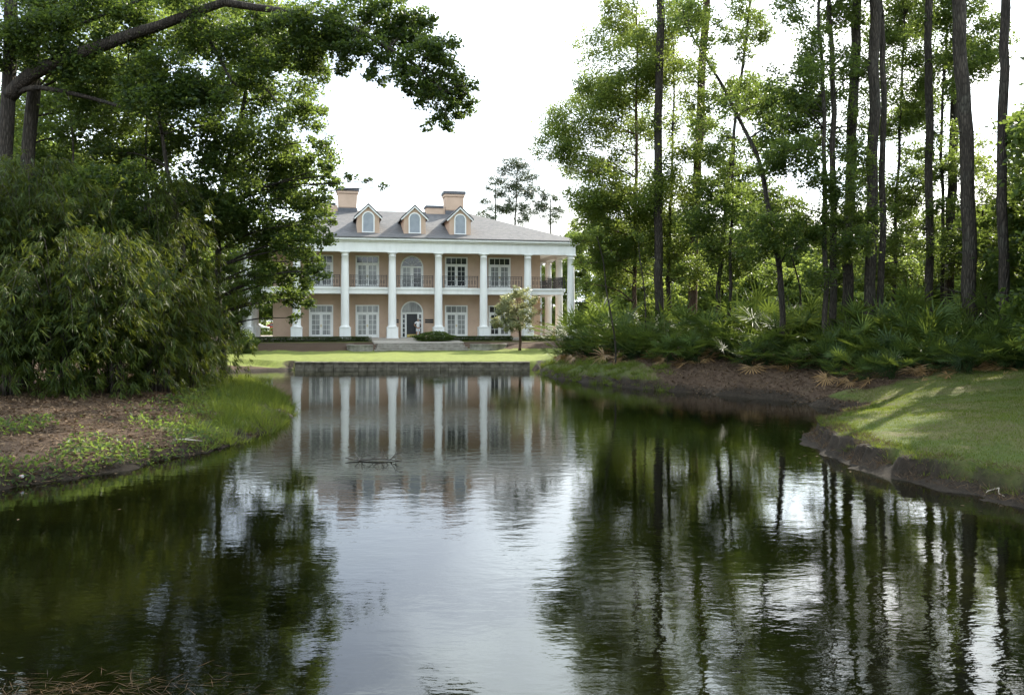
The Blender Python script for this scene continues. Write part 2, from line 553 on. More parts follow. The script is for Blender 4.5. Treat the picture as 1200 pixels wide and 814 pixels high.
def ground_z(x, y):
    x = np.asarray(x, float); y = np.asarray(y, float)
    wob = (vnoise(x, y, 1.1, 1) - .5) * 0.5 + (vnoise(x, y, 3.3, 2) - .5) * 0.22
    d, h, L = shore(x, y)
    stiff = (np.abs(y - 56) < 1.6) & (x > -14.6) & (x < 1.8)
    d2 = d + np.where(stiff, 0, wob)
    lx, ly = local(x, y)
    Tc = np.interp(ly, [-22, -7.2, -5.6, -2.4, -0.8, 40, 200], [.56, .74, 1.22, 1.36, 1.45, 1.55, 1.6])
    wR = sstep(x, 1.4, 4.5) * (1 - sstep(y, 56, 66))
    wL = (1 - sstep(x, -13.5, -8)) * (1 - sstep(y, 46, 51)) + sstep(x, -9, -5) * 0
    wL = np.where(x < 0, (1 - sstep(y, 46, 51)), 0)
    T = Tc * (1 - wR) * (1 - wL) + 1.5 * wR + 1.05 * wL
    lip = h > .33
    step = np.where(lip & ~stiff, .28 * sstep(d2, 0, .55) + .72 * sstep(d2 + (vnoise(x, y, 2.1, 6) - .5) * .45 + (vnoise(x, y, 6.5, 7) - .5) * .22, .50, .66), sstep(d2, 0.0, 0.42))
    z = h * step + (T - h) * (1 - np.exp(-np.maximum(d2 - .25, 0) / L))
    rough = (vnoise(x, y, 0.45, 3) - .5) * .10 + (vnoise(x, y, 1.7, 4) - .5) * .05 + (vnoise(x, y, 5.2, 5) - .5) * .025
    z = z + rough * sstep(d2, .4, 2.0) * np.where(ly > -8, 0.25, 1)
    zin = -1.3 * (1 - np.exp(np.minimum(d2, 0) / 1.6)) - 0.02
    return np.where(d2 <= 0, zin, z)

def gz(x, y):
    return float(ground_z(np.array([x]), np.array([y]))[0])

def PG(px, d):
    """point on the ground at image column px and depth d"""
    x = (px - 600) / FOC * d
    return Vector((x, d, gz(x, d)))

def axis(stops):
    out = [stops[0][0]]
    for (a, _), (b, st) in zip(stops[:-1], stops[1:]):
        n = max(1, int(round((b - a) / st)))
        out += list(np.linspace(a, b, n + 1)[1:])
    return np.array(out)
gx = axis([(-1500, 0), (-200, 180), (-60, 10), (-20, 1.0), (-12, .22), (5.5, .2), (11, .09), (14, .2), (20, .4), (60, 1.5), (200, 12), (1500, 180)])
gy = axis([(-300, 0), (-20, 40), (10, 1.5), (13, .2), (25, .09), (32, .2), (58, .3), (78, .7), (140, 4), (300, 20), (2500, 300)])
XX, YY = np.meshgrid(gx, gy)
ZZ = ground_z(XX, YY)
nx, ny = len(gx), len(gy)
me = bpy.data.meshes.new('ground')
me.vertices.add(nx * ny)
me.vertices.foreach_set("co", np.stack([XX, YY, ZZ], -1).astype(np.float32).ravel())
ii = (np.arange(ny - 1)[:, None] * nx + np.arange(nx - 1)[None]).ravel()
quads = np.stack([ii, ii + 1, ii + nx + 1, ii + nx], 1)
me.loops.add(quads.size)
me.loops.foreach_set("vertex_index", quads.ravel().astype(np.int32))
me.polygons.add(len(quads))
me.polygons.foreach_set("loop_start", (np.arange(len(quads)) * 4).astype(np.int32))
me.polygons.foreach_set("use_smooth", np.ones(len(quads), bool))

def zones(x, y):
    """share of lawn and of wet mud on the ground"""
    d, h, L = shore(x, y)
    lx, ly = local(x, y)
    wob = (vnoise(x, y, .5, 8) - .5) * 3 + (vnoise(x, y, 1.9, 9) - .5) * 1.2
    pxl = 600 + FOC * x / np.maximum(y, 1)
    # house lawn
    lawn = sstep(ly + wob * .25, -24, -22) * (1 - sstep(ly + wob * .3, -7.4, -6.6)) * sstep(y + wob * .5, 54.6, 55.6) * (1 - sstep(x, 4, 8)) * sstep(x, -45, -40)
    strip = sstep(ly, -2.9, -2.5) * (1 - sstep(ly, -2, -1.6)) * 0.6
    back = sstep(ly, 22, 26) * 0.8
    # lawn tongue on the near right
    tongue = sstep(x, 3, 5) * (1 - sstep(y + wob * 1.0, 31.5, 34.5)) * sstep(d + wob * .1, .35, .8)
    # grassy fringe along the far right shore and the left tip
    fr = sstep(x, .8, 1.6) * (1 - sstep(x, 6, 8)) * sstep(y, 37, 40) * (1 - sstep(d + wob * .5, 1.3, 2.4)) * sstep(d, .15, .5) * 0.8
    tip = (x < 0) * (y < 50) * sstep(pxl + wob * 14, 190, 290) * (1 - sstep(d + wob * .7, 2.6, 5.0)) * sstep(d, .1, .5) * .9
    weeds = (x < 0) * (y < 50) * (1 - sstep(pxl, 230, 280)) * sstep(vnoise(x, y, .8, 12), .5, .75) * (1 - sstep(d, 2, 4)) * sstep(d, .5, 1.2) * .5
    g = np.clip(np.maximum.reduce([lawn, strip, back, tongue, fr, tip + 0 * x, weeds + 0 * x]), 0, 1)
    mud = (1 - sstep(d + wob * .06 - np.where(h > .33, .20, 0), .35, .7)) * (1 - np.clip((np.abs(y - 56) < 1.4) * (x > -14.4) * (x < 1.6), 0, 1))
    return g, mud
zg, zm = zones(XX, YY)
for nm, arr in (("lawn", zg), ("mud", zm)):
    at = me.attributes.new(nm, 'FLOAT', 'POINT')
    at.data.foreach_set("value", arr.astype(np.float32).ravel())
at = me.attributes.new('sun_painted_turf', 'FLOAT', 'POINT'); at.data.foreach_set('value', sstep(YY, 52, 54).astype(np.float32).ravel())  # house lawn mask: backlit sun is put into the turf colour here
me.update(calc_edges=True)

def ground_mat():
    m, t, b = nodemat('ground')
    al = t.nodes.new("ShaderNodeAttribute"); al.attribute_name = "lawn"
    am = t.nodes.new("ShaderNodeAttribute"); am.attribute_name = "mud"
    n1 = noise_node(t, 0.55, 6, 0.6); n2 = noise_node(t, 9, 5, 0.7); n3 = noise_node(t, 38, 4, 0.7)
    g1 = ramp(t, n2.outputs[0], [(0.3, (0.040, 0.062, 0.013)), (0.7, (0.090, 0.112, 0.026))])
    grass = mixc(t, ramp(t, n1.outputs[0], [(0.42, (0, 0, 0)), (0.68, (0.8, 0.8, 0.8))]), g1, (0.13, 0.105, 0.05))
    n4 = noise_node(t, 1.7, 5, 0.65)
    grass = mixc(t, ramp(t, n4.outputs[0], [(0.5, (0, 0, 0)), (0.72, (0.75, 0.75, 0.75))]), grass, (0.085, 0.062, 0.035))
    ay = t.nodes.new('ShaderNodeAttribute'); ay.attribute_name = 'sun_painted_turf'
    grass = mixc(t, ay.outputs['Fac'], grass, mixc(t, ramp(t, n4.outputs[0], [(0.35, (0, 0, 0)), (0.7, (0.8, 0.8, 0.8))]), ramp(t, n2.outputs[0], [(0.3, (0.12, 0.16, 0.03)), (0.7, (0.22, 0.245, 0.055))]), (0.11, 0.125, 0.035)))  # sunlit lawn colour, with mottled tree shade painted in as darker patches
    lit = ramp(t, n3.outputs[0], [(0.3, (0.022, 0.013, 0.009)), (0.5, (0.058, 0.036, 0.023)), (0.72, (0.14, 0.095, 0.06))])
    lit = mixc(t, ramp(t, n1.outputs[0], [(0.35, (0, 0, 0)), (0.7, (0.6, 0.6, 0.6))]), lit, (0.085, 0.06, 0.042))
    mud = ramp(t, n2.outputs[0], [(0.3, (0.012, 0.009, 0.006)), (0.7, (0.04, 0.03, 0.021))])
    br = t.nodes.new("ShaderNodeMath"); br.operation = 'ADD'
    sc_ = t.nodes.new("ShaderNodeMath"); sc_.operation = 'MULTIPLY_ADD'
    sc_.inputs[1].default_value = 0.7; sc_.inputs[2].default_value = -0.35
    t.links.new(n2.outputs[0], sc_.inputs[0])
    t.links.new(al.outputs['Fac'], br.inputs[0]); t.links.new(sc_.outputs[0], br.inputs[1])
    fac = ramp(t, br.outputs[0], [(0.35, (0, 0, 0)), (0.6, (1, 1, 1))])
    c = mixc(t, fac, lit, grass)
    c = mixc(t, am.outputs['Fac'], c, mud)
    t.links.new(c, b.inputs['Base Color'])
    b.inputs['Roughness'].default_value = 0.9
    b.inputs['Specular IOR Level'].default_value = 0.2
    bump(t, b, n3.outputs[0], 0.7, 0.05)
    return m
me.materials.append(ground_mat())
ground = link(bpy.data.objects.new('ground', me))
tag(ground, kind='structure')

# ------------------------------------------------------------------ water
def water_mat():
    m, t, b = nodemat('pond_water')
    tcn = t.nodes.new("ShaderNodeTexCoord")
    n1 = noise_node(t, 0.22, 5, 0.6)
    c = ramp(t, n1.outputs[0], [(0.38, (0.001, 0.0014, 0.0004)), (0.52, (0.003, 0.0035, 0.0008)), (0.70, (0.009, 0.010, 0.0015))])
    t.links.new(c, b.inputs['Base Color'])
    b.inputs['Roughness'].default_value = 0.015
    b.inputs['IOR'].default_value = 1.5
    a = noise_node(t, 2.4, 3, 0.5, stretch=(0.75, 1.35, 1))
    f = noise_node(t, 9.0, 3, 0.55, stretch=(0.7, 1.4, 1))
    g = noise_node(t, 0.13, 2, 0.5)                        # breeze patches
    gr = ramp(t, g.outputs[0], [(0.36, (0.25, 0.25, 0.25)), (0.64, (1, 1, 1))])
    ad = t.nodes.new("ShaderNodeMath"); ad.operation = 'MULTIPLY_ADD'
    ad.inputs[1].default_value = 0.26
    t.links.new(f.outputs[0], ad.inputs[0]); t.links.new(a.outputs[0], ad.inputs[2])
    ml = t.nodes.new("ShaderNodeMath"); ml.operation = 'MULTIPLY'
    t.links.new(ad.outputs[0], ml.inputs[0]); t.links.new(gr, ml.inputs[1])
    bump(t, b, ml.outputs[0], 1.0, 0.0066)
    return m
mb = MB()
mb.add([(-60, -60, 0), (60, -60, 0), (60, 60, 0), (-60, 60, 0)], [(0, 1, 2, 3)])
tag(mb.build('pond_water', water_mat()), kind='structure')

# retaining wall along the house lawn
wl, wr = Vector((*G(346, 433.2), 0)), Vector((*G(621, 433.0), 0))
wroot = empty('retaining_wall', (wl.x, wl.y, 0), math.atan2(wr.y - wl.y, wr.x - wl.x))
tag(wroot, 'low weathered stone retaining wall between the pond and the house lawn', 'wall')
wlen = (wr - wl).length
mb = MB()
x = 0.0
while x < wlen - .05:
    w = min(random.uniform(.5, .9), wlen - x)
    for k in range(3):
        mb.box(x + .006, x + w - .006, -.16 + random.uniform(-.02, .02), .16, -.5 + k * .31, -.5 + k * .31 + .302)
    x += w
bevel(mb.build('stone_blocks', M['wall_stone'], wroot), .02)
mb = MB(); x = 0.0
while x < wlen - .05:
    w = min(random.uniform(.9, 1.3), wlen - x)
    mb.box(x + .004, x + w - .004, -.24, .24, .432, .53 + random.uniform(-.012, .012)); x += w
bevel(mb.build('coping', M['wall_stone'], wroot), .02)

# ------------------------------------------------------------------ the house
ZB = 1.45
house = empty('mansion', (HX, HY, ZB), TH)
tag(house, 'two storey peach stucco mansion with white columns and grey hip roof', 'house')
def HB(): return MB(off=(0, 0, -ZB))
L7 = 7 * S
def hpart(mb, name, mat, parent=None, bev=0, smooth=False):
    o = mb.build(name, M[mat], parent or house, smooth)
    if bev: bevel(o, bev)
    return o
WX0, WX1, WY0, WY1 = 2.0, 26.85, 2.7, 15.4
mb = HB(); mb.box(WX0, WX1, WY0, WY1, 1.2, 10.3); hpart(mb, 'wall', 'stucco')
mb = HB()
mb.box(-.75, L7 + .75, -.75, 18.7, 1.1, 1.648)
hpart(mb, 'porch_floor', 'paving', bev=.03)
# balcony slab round three sides
mb = HB()
mb.box(.55, L7 - .55, .45, WY0 - .004, 5.64, 6.22)
mb.box(.55, WX0 - .004, WY0, 15, 5.64, 6.22); mb.box(WX1 + .004, L7 - .55, WY0, 15, 5.64, 6.22)
bs = hpart(mb, 'balcony_slab', 'white', bev=.02)
mb = HB()
mb.box(.47, L7 - .47, .37, .447, 6.05, 6.225); mb.box(.47, .547, .45, 15, 6.05, 6.225); mb.box(L7 - .547, L7 - .47, .45, 15, 6.05, 6.225)
mb.build('slab_moulding', M['white'], bs)
# entablature and cornice
mb = HB()
for (x0, x1, y0, y1) in ((-.36, L7 + .36, -.36, .36), (-.36, L7 + .36, 17.6, 18.3), (-.36, .36, .363, 17.597), (L7 - .36, L7 + .36, .363, 17.597)):
    mb.box(x0, x1, y0, y1, 9.33, 10.22)
en = hpart(mb, 'entablature', 'white', bev=.015)
mb = HB()
mb.box(.36, L7 - .36, .36, 17.6, 9.72, 9.80)
mb.build('porch_ceiling', M['white'], en)
mb = HB()
mb.box(-.5, L7 + .5, -.5, 18.44, 10.223, 10.36); mb.box(-.72, L7 + .72, -.72, 18.66, 10.363, 10.56)
hpart(mb, 'cornice', 'white', bev=.03)
# hip roof
e0, RZ, RY = .8, 14.1, 8.97
mb = HB()
x0, x1, y0, y1, z0 = -e0, L7 + e0, -e0, 18.74, 10.563
rv = [(x0, y0, z0), (x1, y0, z0), (x1, y1, z0), (x0, y1, z0), (8.3, RY, RZ), (L7 - 8.3, RY, RZ)]
mb.add(rv + [(x0, y0, z0 + .07), (x1, y0, z0 + .07), (x1, y1, z0 + .07), (x0, y1, z0 + .07), (8.3, RY, RZ + .07), (L7 - 8.3, RY, RZ + .07)],
       [(0, 3, 2, 1), (0, 1, 7, 6), (1, 2, 8, 7), (2, 3, 9, 8), (3, 0, 6, 9), (6, 7, 11, 10), (7, 8, 11), (8, 9, 10, 11), (9, 6, 10)])
roof = hpart(mb, 'roof', 'shingle')
def roof_z(y): return z0 + .07 + (RZ - z0) * (y + e0) / (RY + e0)
# chimneys: a tall stack with a corbelled top and a lower one beside it
for cx in (19.35, 8.75):
    mb = HB()
    s_ = 1 if cx > 14 else 1
    mb.box(cx - .90, cx + .90, 8.3, 9.9, 12.5, 14.35)
    mb.prism([(cx - .88, 14.352), (cx + .88, 14.352), (cx + .96, 15.72), (cx - .96, 15.72)], 8.25, 9.95)
    mb.box(cx - 1.04, cx + 1.04, 8.15, 10.05, 15.722, 15.98)
    mb.box(cx - 2.85 * s_, cx - .94, 8.35, 9.85, 12.5, 14.55)
    ch = hpart(mb, 'chimney', 'stucco', roof, bev=.03)
    mb = HB(); mb.box(cx - 1.12, cx + 1.12, 8.07, 10.13, 15.983, 16.26); mb.box(cx - 2.92, cx - 1.12, 8.27, 9.93, 14.553, 14.78)
    mb.box(cx - .94, cx + .94, 8.22, 8.296, 13.9, 14.3)
    c2 = mb.build('cap', M['cap'], house); c2.parent = roof
# dormers over the three middle bays and one more at each end
def arch(w, z0_, zs, n=14):
    """outline of an opening with a round head: half-width w, sill z0_, springing zs"""
    return [(-w, z0_), (w, z0_), (w, zs)] + [(w * math.cos(math.pi * i / n), zs + w * math.sin(math.pi * i / n)) for i in range(1, n)] + [(-w, zs)]
def ring(mb, outer, inner, y0_, y1_, cx=0.0):
    n = len(outer)
    vs = [(p[0] + cx, y, p[1]) for y in (y0_, y1_) for pl in (outer, inner) for p in pl]
    fs = []
    for i in range(n):
        j = (i + 1) % n
        fs += [(i, j, n + j, n + i), (2 * n + i, 3 * n + i, 3 * n + j, 2 * n + j), (i, 2 * n + i, 2 * n + j, j), (n + i, n + j, 3 * n + j, 3 * n + i)]
    mb.add(vs, fs)
for k in (2, 3, 4):
    cx = S * (k + .5) - .02
    DY, DW = .48, .98
    zb, ze, zp = roof_z(DY) - .25, 12.62, 13.62
    mb = HB()
    mb.prism([(cx - DW, zb), (cx + DW, zb), (cx + DW, ze), (cx, zp - .12), (cx - DW, ze)], DY, 7.2)
    dm = hpart(mb, 'dormer', 'stucco', house)
    mb = HB()
    for sg in (-1, 1):
        a = [(cx, zp), (cx + sg * (DW + .26), ze - .18), (cx + sg * (DW + .26), ze - .05), (cx, zp + .13)]
        if sg < 0: a = a[::-1]
        mb.prism(a, DY - .22, 7.6)
    mb.build('dormer_roof', M['shingle'], dm)
    mb = HB()
    for sg in (-1, 1):
        a = [(cx + sg * .0, zp - .17), (cx + sg * (DW + .24), ze - .33), (cx + sg * (DW + .24), ze - .19), (cx, zp - .02)]
        if sg < 0: a = a[::-1]
        mb.prism(a, DY - .2, DY - .08)
    mb.build('rake_board', M['white'], dm)
    mb = HB(); ring(mb, [(p[0], p[1]) for p in arch(.56, 11.12, 12.47)], arch(.45, 11.22, 12.47), DY - .07, DY - .003, cx)
    mb.build('window_frame', M['white'], dm)
    mb = HB()
    z = 11.24
    mb.prism([(cx + p[0], p[1]) for p in arch(.45, 11.22, 12.47)], DY - .012, DY - .004)
    while z < 12.82:
        hw = .44 if z < 12.47 else math.sqrt(max(.01, .44 ** 2 - (z - 12.47) ** 2))
        mb.add([(cx - hw, DY - .05, z), (cx + hw, DY - .05, z), (cx + hw, DY - .015, z + .07), (cx - hw, DY - .015, z + .07)], [(0, 1, 2, 3)])
        z += .085
    mb.build('louver', M['louver'], dm)
# columns
def column_meshes():
    mb = MB()
    prof = [(.43, 1.0), (.43, 1.06), (.40, 1.10), (.37, 1.14)]
    for i in range(9):
        t = i / 8
        prof.append((.365 - .055 * t ** 1.6, 1.16 + 6.16 * t))
    prof += [(.345, 7.34), (.345, 7.40), (.31, 7.42), (.31, 7.50), (.38, 7.58), (.38, 7.62)]
    mb.lathe(prof, n=28)
    mb.box(-.42, .42, -.42, .42, 7.622, 7.68)
    c = mb.build('column', M['white'], house, smooth=False)
    for p in c.data.polygons: p.use_smooth = len(p.vertices) == 4 and abs(p.normal.z) < .95
    mb = MB(); mb.box(-.52, .52, -.52, .52, 0, .12); mb.box(-.49, .49, -.49, .49, .122, .93); mb.box(-.52, .52, -.52, .52, .932, .997)
    p = mb.build('plinth', M['white'], c); bevel(p, .015)
    return c, p
col0, pl0 = column_meshes()
spots = [(k * S, 0) for k in range(8)] + [(L7, S * j) for j in (1, 2, 3)] + [(0, S * j) for j in (1, 2)]
for i, (x, y) in enumerate(spots):
    if i == 0: c = col0
    else:
        c = col0.copy(); link(c, house); p = pl0.copy(); link(p, c)
    c.location = (x, y, 1.65 - ZB)
# balcony railing, one run per bay
def rail(length):
    mb = MB()
    mb.box(0, length, -.025, .025, 1.05, 1.09); mb.box(0, length, -.02, .02, .10, .13); mb.box(0, length, -.015, .015, .90, .92)
    n = int(length / .15)
    for i in range(n + 1):
        x = length * i / n
        mb.box(x - .016, x + .016, -.014, .014, .131, 1.049)
        if i < n:
            xc = x + length / n / 2
            if i % 2:
                pts = [(xc + .055 * math.cos(a), 0, .52 + .16 * math.sin(a)) for a in np.linspace(0, 2 * math.pi, 9)]
                mb.tube(pts, .013, 4)
    for x in (0, length):
        mb.box(x - .03, x + .03, -.03, .03, 0, 1.12)
    return mb
ra = rail(S - .9).build('railing', M['iron'], house, loc=(.45, .55, 6.222 - ZB)); first = ra
for k in range(1, 7):
    r = first.copy(); link(r, house); r.location = (k * S + .45, .55, 6.222 - ZB)
for sx, xx in ((1, L7 - .65), (-1, .65)):
    for j in range(3):
        r = first.copy(); link(r, house); r.location = (xx, j * S + .6, 6.222 - ZB); r.rotation_euler = (0, 0, math.radians(90))
# french doors
def french_door(cx, zlo, zhi, left, right, top, wide=1.075):
    y = WY0
    mb = HB()
    w, tz = wide, zhi - .72
    mb.box(cx - w, cx - w + .12, y - .09, y - .003, zlo, zhi - .122); mb.box(cx + w - .12, cx + w, y - .09, y - .003, zlo, zhi - .122)
    mb.box(cx - w, cx + w, y - .09, y - .003, zhi - .12, zhi)
    mb.box(cx - w + .122, cx + w - .122, y - .08, y - .003, tz - .06, tz + .06)
    for i in range(1, 4):
        x = cx - w + .12 + (2 * w - .24) * i / 4
        mb.box(x - .02, x + .02, y - .07, y - .045, tz + .055, zhi - .115)
    fr = hpart(mb, 'french_door', 'white')
    mb = HB(); mb.box(cx - w + .122, cx + w - .122, y - .042, y - .006, tz + .062, zhi - .122); mb.build('transom_pane', M[top], fr)
    for sg, gm in ((-1, left), (1, right)):
        a, b = (cx - w + .125, cx - .004) if sg < 0 else (cx + .004, cx + w - .125)
        mb = HB()
        mb.box(a, a + .13, y - .075, y - .01, zlo + .02, tz - .063); mb.box(b - .13, b, y - .075, y - .01, zlo + .02, tz - .063)
        mb.box(a + .131, b - .131, y - .075, y - .01, zlo + .02, zlo + .30); mb.box(a + .131, b - .131, y - .075, y - .01, tz - .19, tz - .063)
        xm = (a + b) / 2
        mb.box(xm - .018, xm + .018, y - .07, y - .045, zlo + .302, tz - .192)
        for i in range(1, 4):
            zz = zlo + .30 + (tz - .19 - zlo - .30) * i / 4
            mb.box(a + .131, b - .131, y - .068, y - .046, zz - .018, zz + .018)
        lf = mb.build('door_leaf', M['white'], fr)
        mb = HB(); mb.box(a + .131, b - .131, y - .042, y - .012, zlo + .302, tz - .192)
        mb.build('pane', M[gm], fr)
    mb = HB(); mb.box(cx + .02, cx + .06, y - .13, y - .077, zlo + 1.0, zlo + 1.2); mb.box(cx - .06, cx - .02, y - .13, y - .077, zlo + 1.0, zlo + 1.2)
    mb.build('handle', M['brass'], fr)
GD, GC = 'glass_dark', 'glass_curtain'
bays = [S * (k + .5) for k in range(7)]
for k, l, r, t in ((1, GC, GC, GC), (2, GC, GC, GC), (4, GC, GC, GC), (5, GD, GC, GD)):
    french_door(bays[k] - (.05 if k > 2 else 0), 1.66, 4.68, l, r, t)
for k, l, r, t in ((1, GC, GC, GD), (2, GC, GC, GD), (4, GD, GD, GD), (5, GC, GC, GD)):
    french_door(bays[k] - (.05 if k > 2 else 0), 6.23, 9.22, l, r, t)
# arched balcony door over the entrance
cx = bays[3] - .06
mb = HB(); ring(mb, arch(1.06, 6.23, 8.22), arch(.94, 6.24, 8.22), WY0 - .1, WY0 - .003, cx)
mb.box(cx - .94, cx + .94, WY0 - .08, WY0 - .004, 8.18, 8.30); mb.box(cx - .05, cx + .05, WY0 - .08, WY0 - .004, 6.25, 8.178)
for a in (36, 72, 108, 144):
    c_, s_ = math.cos(math.radians(a)), math.sin(math.radians(a))
    mb.tube([(cx + .05 * c_, WY0 - .06, 8.3 + .05 * s_), (cx + .93 * c_, WY0 - .06, 8.24 + .92 * s_)], .018, 4)
ad_ = hpart(mb, 'arched_door', 'white')
for a, b, gm in ((cx - .94, cx - .05, GC), (cx + .05, cx + .94, GD)):
    mb = HB(); mb.box(a, b, WY0 - .04, WY0 - .006, 6.25, 8.178); mb.build('pane', M[gm], ad_)
    mb = HB()
    mb.box(a, a + .1, WY0 - .07, WY0 - .043, 6.25, 8.178); mb.box(b - .1, b, WY0 - .07, WY0 - .043, 6.25, 8.178)
    for i in range(5):
        zz = 6.27 + 1.88 * i / 4
        hgt = .11 if i in (0,) else .03
        mb.box(a + .101, b - .101, WY0 - .066, WY0 - .044, zz, zz + hgt)
    mb.box((a + b) / 2 - .015, (a + b) / 2 + .015, WY0 - .064, WY0 - .0445, 6.4, 8.15)
    mb.build('door_leaf', M['white'], ad_)
mb = HB(); mb.prism([(cx + p[0], p[1]) for p in arch(.94, 8.302, 8.31)], WY0 - .04, WY0 - .006); mb.build('fanlight', M[GD], ad_)
# entrance: arched fanlight, side lights and a black door
mb = HB(); ring(mb, arch(1.04, 1.66, 4.02), arch(.92, 1.67, 4.02), WY0 - .13, WY0 - .003, cx)
mb.box(cx - .92, cx + .92, WY0 - .11, WY0 - .004, 3.86, 4.02)
for sg in (-1, 1):
    mb.box(cx + sg * .545 - .05, cx + sg * .545 + .05, WY0 - .11, WY0 - .004, 1.67, 3.858)
    a, b = sorted((cx + sg * .60, cx + sg * .92))
    for i in range(6):
        zz = 1.67 + 2.13 * i / 5
        mb.box(a, b, WY0 - .09, WY0 - .05, zz, zz + .06)
    mb.box(a, a + .06, WY0 - .089, WY0 - .05, 1.67, 3.85); mb.box(b - .06, b, WY0 - .089, WY0 - .05, 1.67, 3.85)
ent = hpart(mb, 'entrance', 'white')
mb = HB(); mb.prism([(cx + p[0], p[1]) for p in arch(.92, 4.022, 4.03)], WY0 - .05, WY0 - .006); mb.build('fanlight', M['glass_curtain'], ent)
for sg in (-1, 1):
    a, b = sorted((cx + sg * .60, cx + sg * .92)); mb = HB(); mb.box(a, b, WY0 - .045, WY0 - .006, 1.7, 3.85)
    mb.build('sidelight', M[GD], ent)
mb = HB(); mb.box(cx - .494, cx + .494, WY0 - .07, WY0 - .006, 1.67, 3.857)
for (a, b, c_, d_) in ((-.40, -.06, 2.0, 2.55), (.06, .40, 2.0, 2.55), (-.40, -.06, 2.68, 3.7), (.06, .40, 2.68, 3.7)):
    mb.box(cx + a, cx + b, WY0 - .085, WY0 - .0705, c_, d_)
dr = mb.build('door', M['black_paint'], ent); bevel(dr, .01)
mb = HB(); mb.box(cx - .46, cx + .46, WY0 - .092, WY0 - .073, 1.70, 1.96); mb.build('kick_plate', M['brass'], ent)
mb = HB(); mb.lathe([(.02, 2.66), (.045, 2.68), (.05, 2.71), (.045, 2.74), (.02, 2.76)], (cx + .42, WY0 - .13), 10); mb.build('door_knob', M['brass'], ent)
# dark name plates either side of the entrance
for sg in (-1, 1):
    sx = cx + sg * 1.62
    mb = HB(); mb.box(sx - .40, sx + .40, WY0 - .04, WY0 - .004, 3.02, 3.17); mb.box(sx - .40, sx + .40, WY0 - .04, WY0 - .004, 3.22, 3.37)
    hpart(mb, 'name_plate', 'black_paint')
# balcony furniture at the right end
for i, (x, y, rz) in enumerate(((27.7, 2.1, 2.6), (27.6, 4.0, 1.2))):
    t = empty('balcony_chair', HW(x, y, 6.22), TH + rz)
    tag(t, ('dark metal armchair on the balcony behind the corner railing', 'dark metal armchair further back along the side balcony')[i], 'chair', 'chairs on the balcony')
    mb = MB(); mb.box(-.26, .26, -.24, .26, .42, .47); bevel(mb.build('seat', M['iron'], t), .02)
    mb = MB()
    for j in range(7): mb.box(-.24 + j * .08 - .014, -.24 + j * .08 + .014, .24, .27, .471, .98)
    mb.box(-.27, .27, .235, .275, .981, 1.04); mb.build('backrest', M['iron'], t)
    for sx in (-1, 1):
        mb = MB(); mb.tube([(sx * .29, .25, .70), (sx * .30, -.1, .70), (sx * .29, -.24, .66)], .022, 6); mb.tube([(sx * .29, -.22, .66), (sx * .27, -.22, .44)], .018, 6)
        mb.build('armrest', M['iron'], t)
        for sy in (-.21, .23):
            mb = MB(); mb.tube([(sx * .25, sy, .42), (sx * .28, sy * 1.12, 0)], .02, 6); mb.build('leg', M['iron'], t)

# ------------------------------------------------------------------ steps, low walls and terrace in front of the house
st = empty('stone_steps', HW(14.4, -7.4, .7), TH)
tag(st, 'wide stone garden steps rising from the lawn to the front door', 'steps')
for i in range(4):
    mb = MB()
    y0_ = i * .55
    z1 = .16 * (i + 1)
    mb.box(-3.9 + .12 * i, 3.9 - .12 * i, y0_, 2.6, z1 - .16 if i else -.2, z1 - .05)
    mb.box(-3.9 + .12 * i - .02, 3.9 - .12 * i + .02, y0_ - .05, 2.6, z1 - .048, z1)
    mb.build('step', M['tread'], st)
def low_wall(label, pts, h):
    base = HW(*pts[0], .6)
    r = empty('garden_wall', base, TH); tag(r, label, 'wall', 'low walls beside the steps')
    sp = spline([(p[0] - pts[0][0], p[1] - pts[0][1]) for p in pts], 14)
    def strip(z0_, z1_, w):
        m_ = MB(); vs = []; fs = []
        for i, p in enumerate(sp):
            q = sp[min(i + 1, len(sp) - 1)] - sp[max(i - 1, 0)]; q = q / np.linalg.norm(q); n_ = np.array([-q[1], q[0]])
            for sg, zz in ((1, z0_), (-1, z0_), (-1, z1_), (1, z1_)):
                vs.append((*(p + n_ * w * sg), zz))
        for i in range(len(sp) - 1):
            for k in range(4): fs.append((i * 4 + k, i * 4 + (k + 1) % 4, i * 4 + 4 + (k + 1) % 4, i * 4 + 4 + k))
        fs += [(3, 2, 1, 0), tuple(len(sp) * 4 - 4 + k for k in range(4))]
        m_.add(vs, fs); return m_
    strip(-.2, h, .17).build('stonework', M['stone'], r)
    strip(h + .003, h + .10, .22).build('coping', M['stone'], r)
low_wall('short pale stone wall curving left of the garden steps', [(10.35, -6.9), (9.0, -7.3), (8.5, -6.6), (8.7, -5.6)], .58)
low_wall('longer lichen stained stone wall right of the garden steps', [(18.4, -6.9), (20.0, -7.2), (21.3, -6.5), (21.8, -5.2)], .58)
mb = MB(); vs = [HW(10.6, -4.9, 1.40), HW(18.2, -4.9, 1.40), HW(18.2, -.76, 1.49), HW(10.6, -.76, 1.49)]
mb.add(vs + [v - Vector((0, 0, .3)) for v in vs], [(0, 1, 2, 3), (7, 6, 5, 4), (0, 4, 5, 1), (1, 5, 6, 2), (2, 6, 7, 3), (3, 7, 4, 0)])
tag(mb.build('terrace_path', M['paving']), kind='structure')

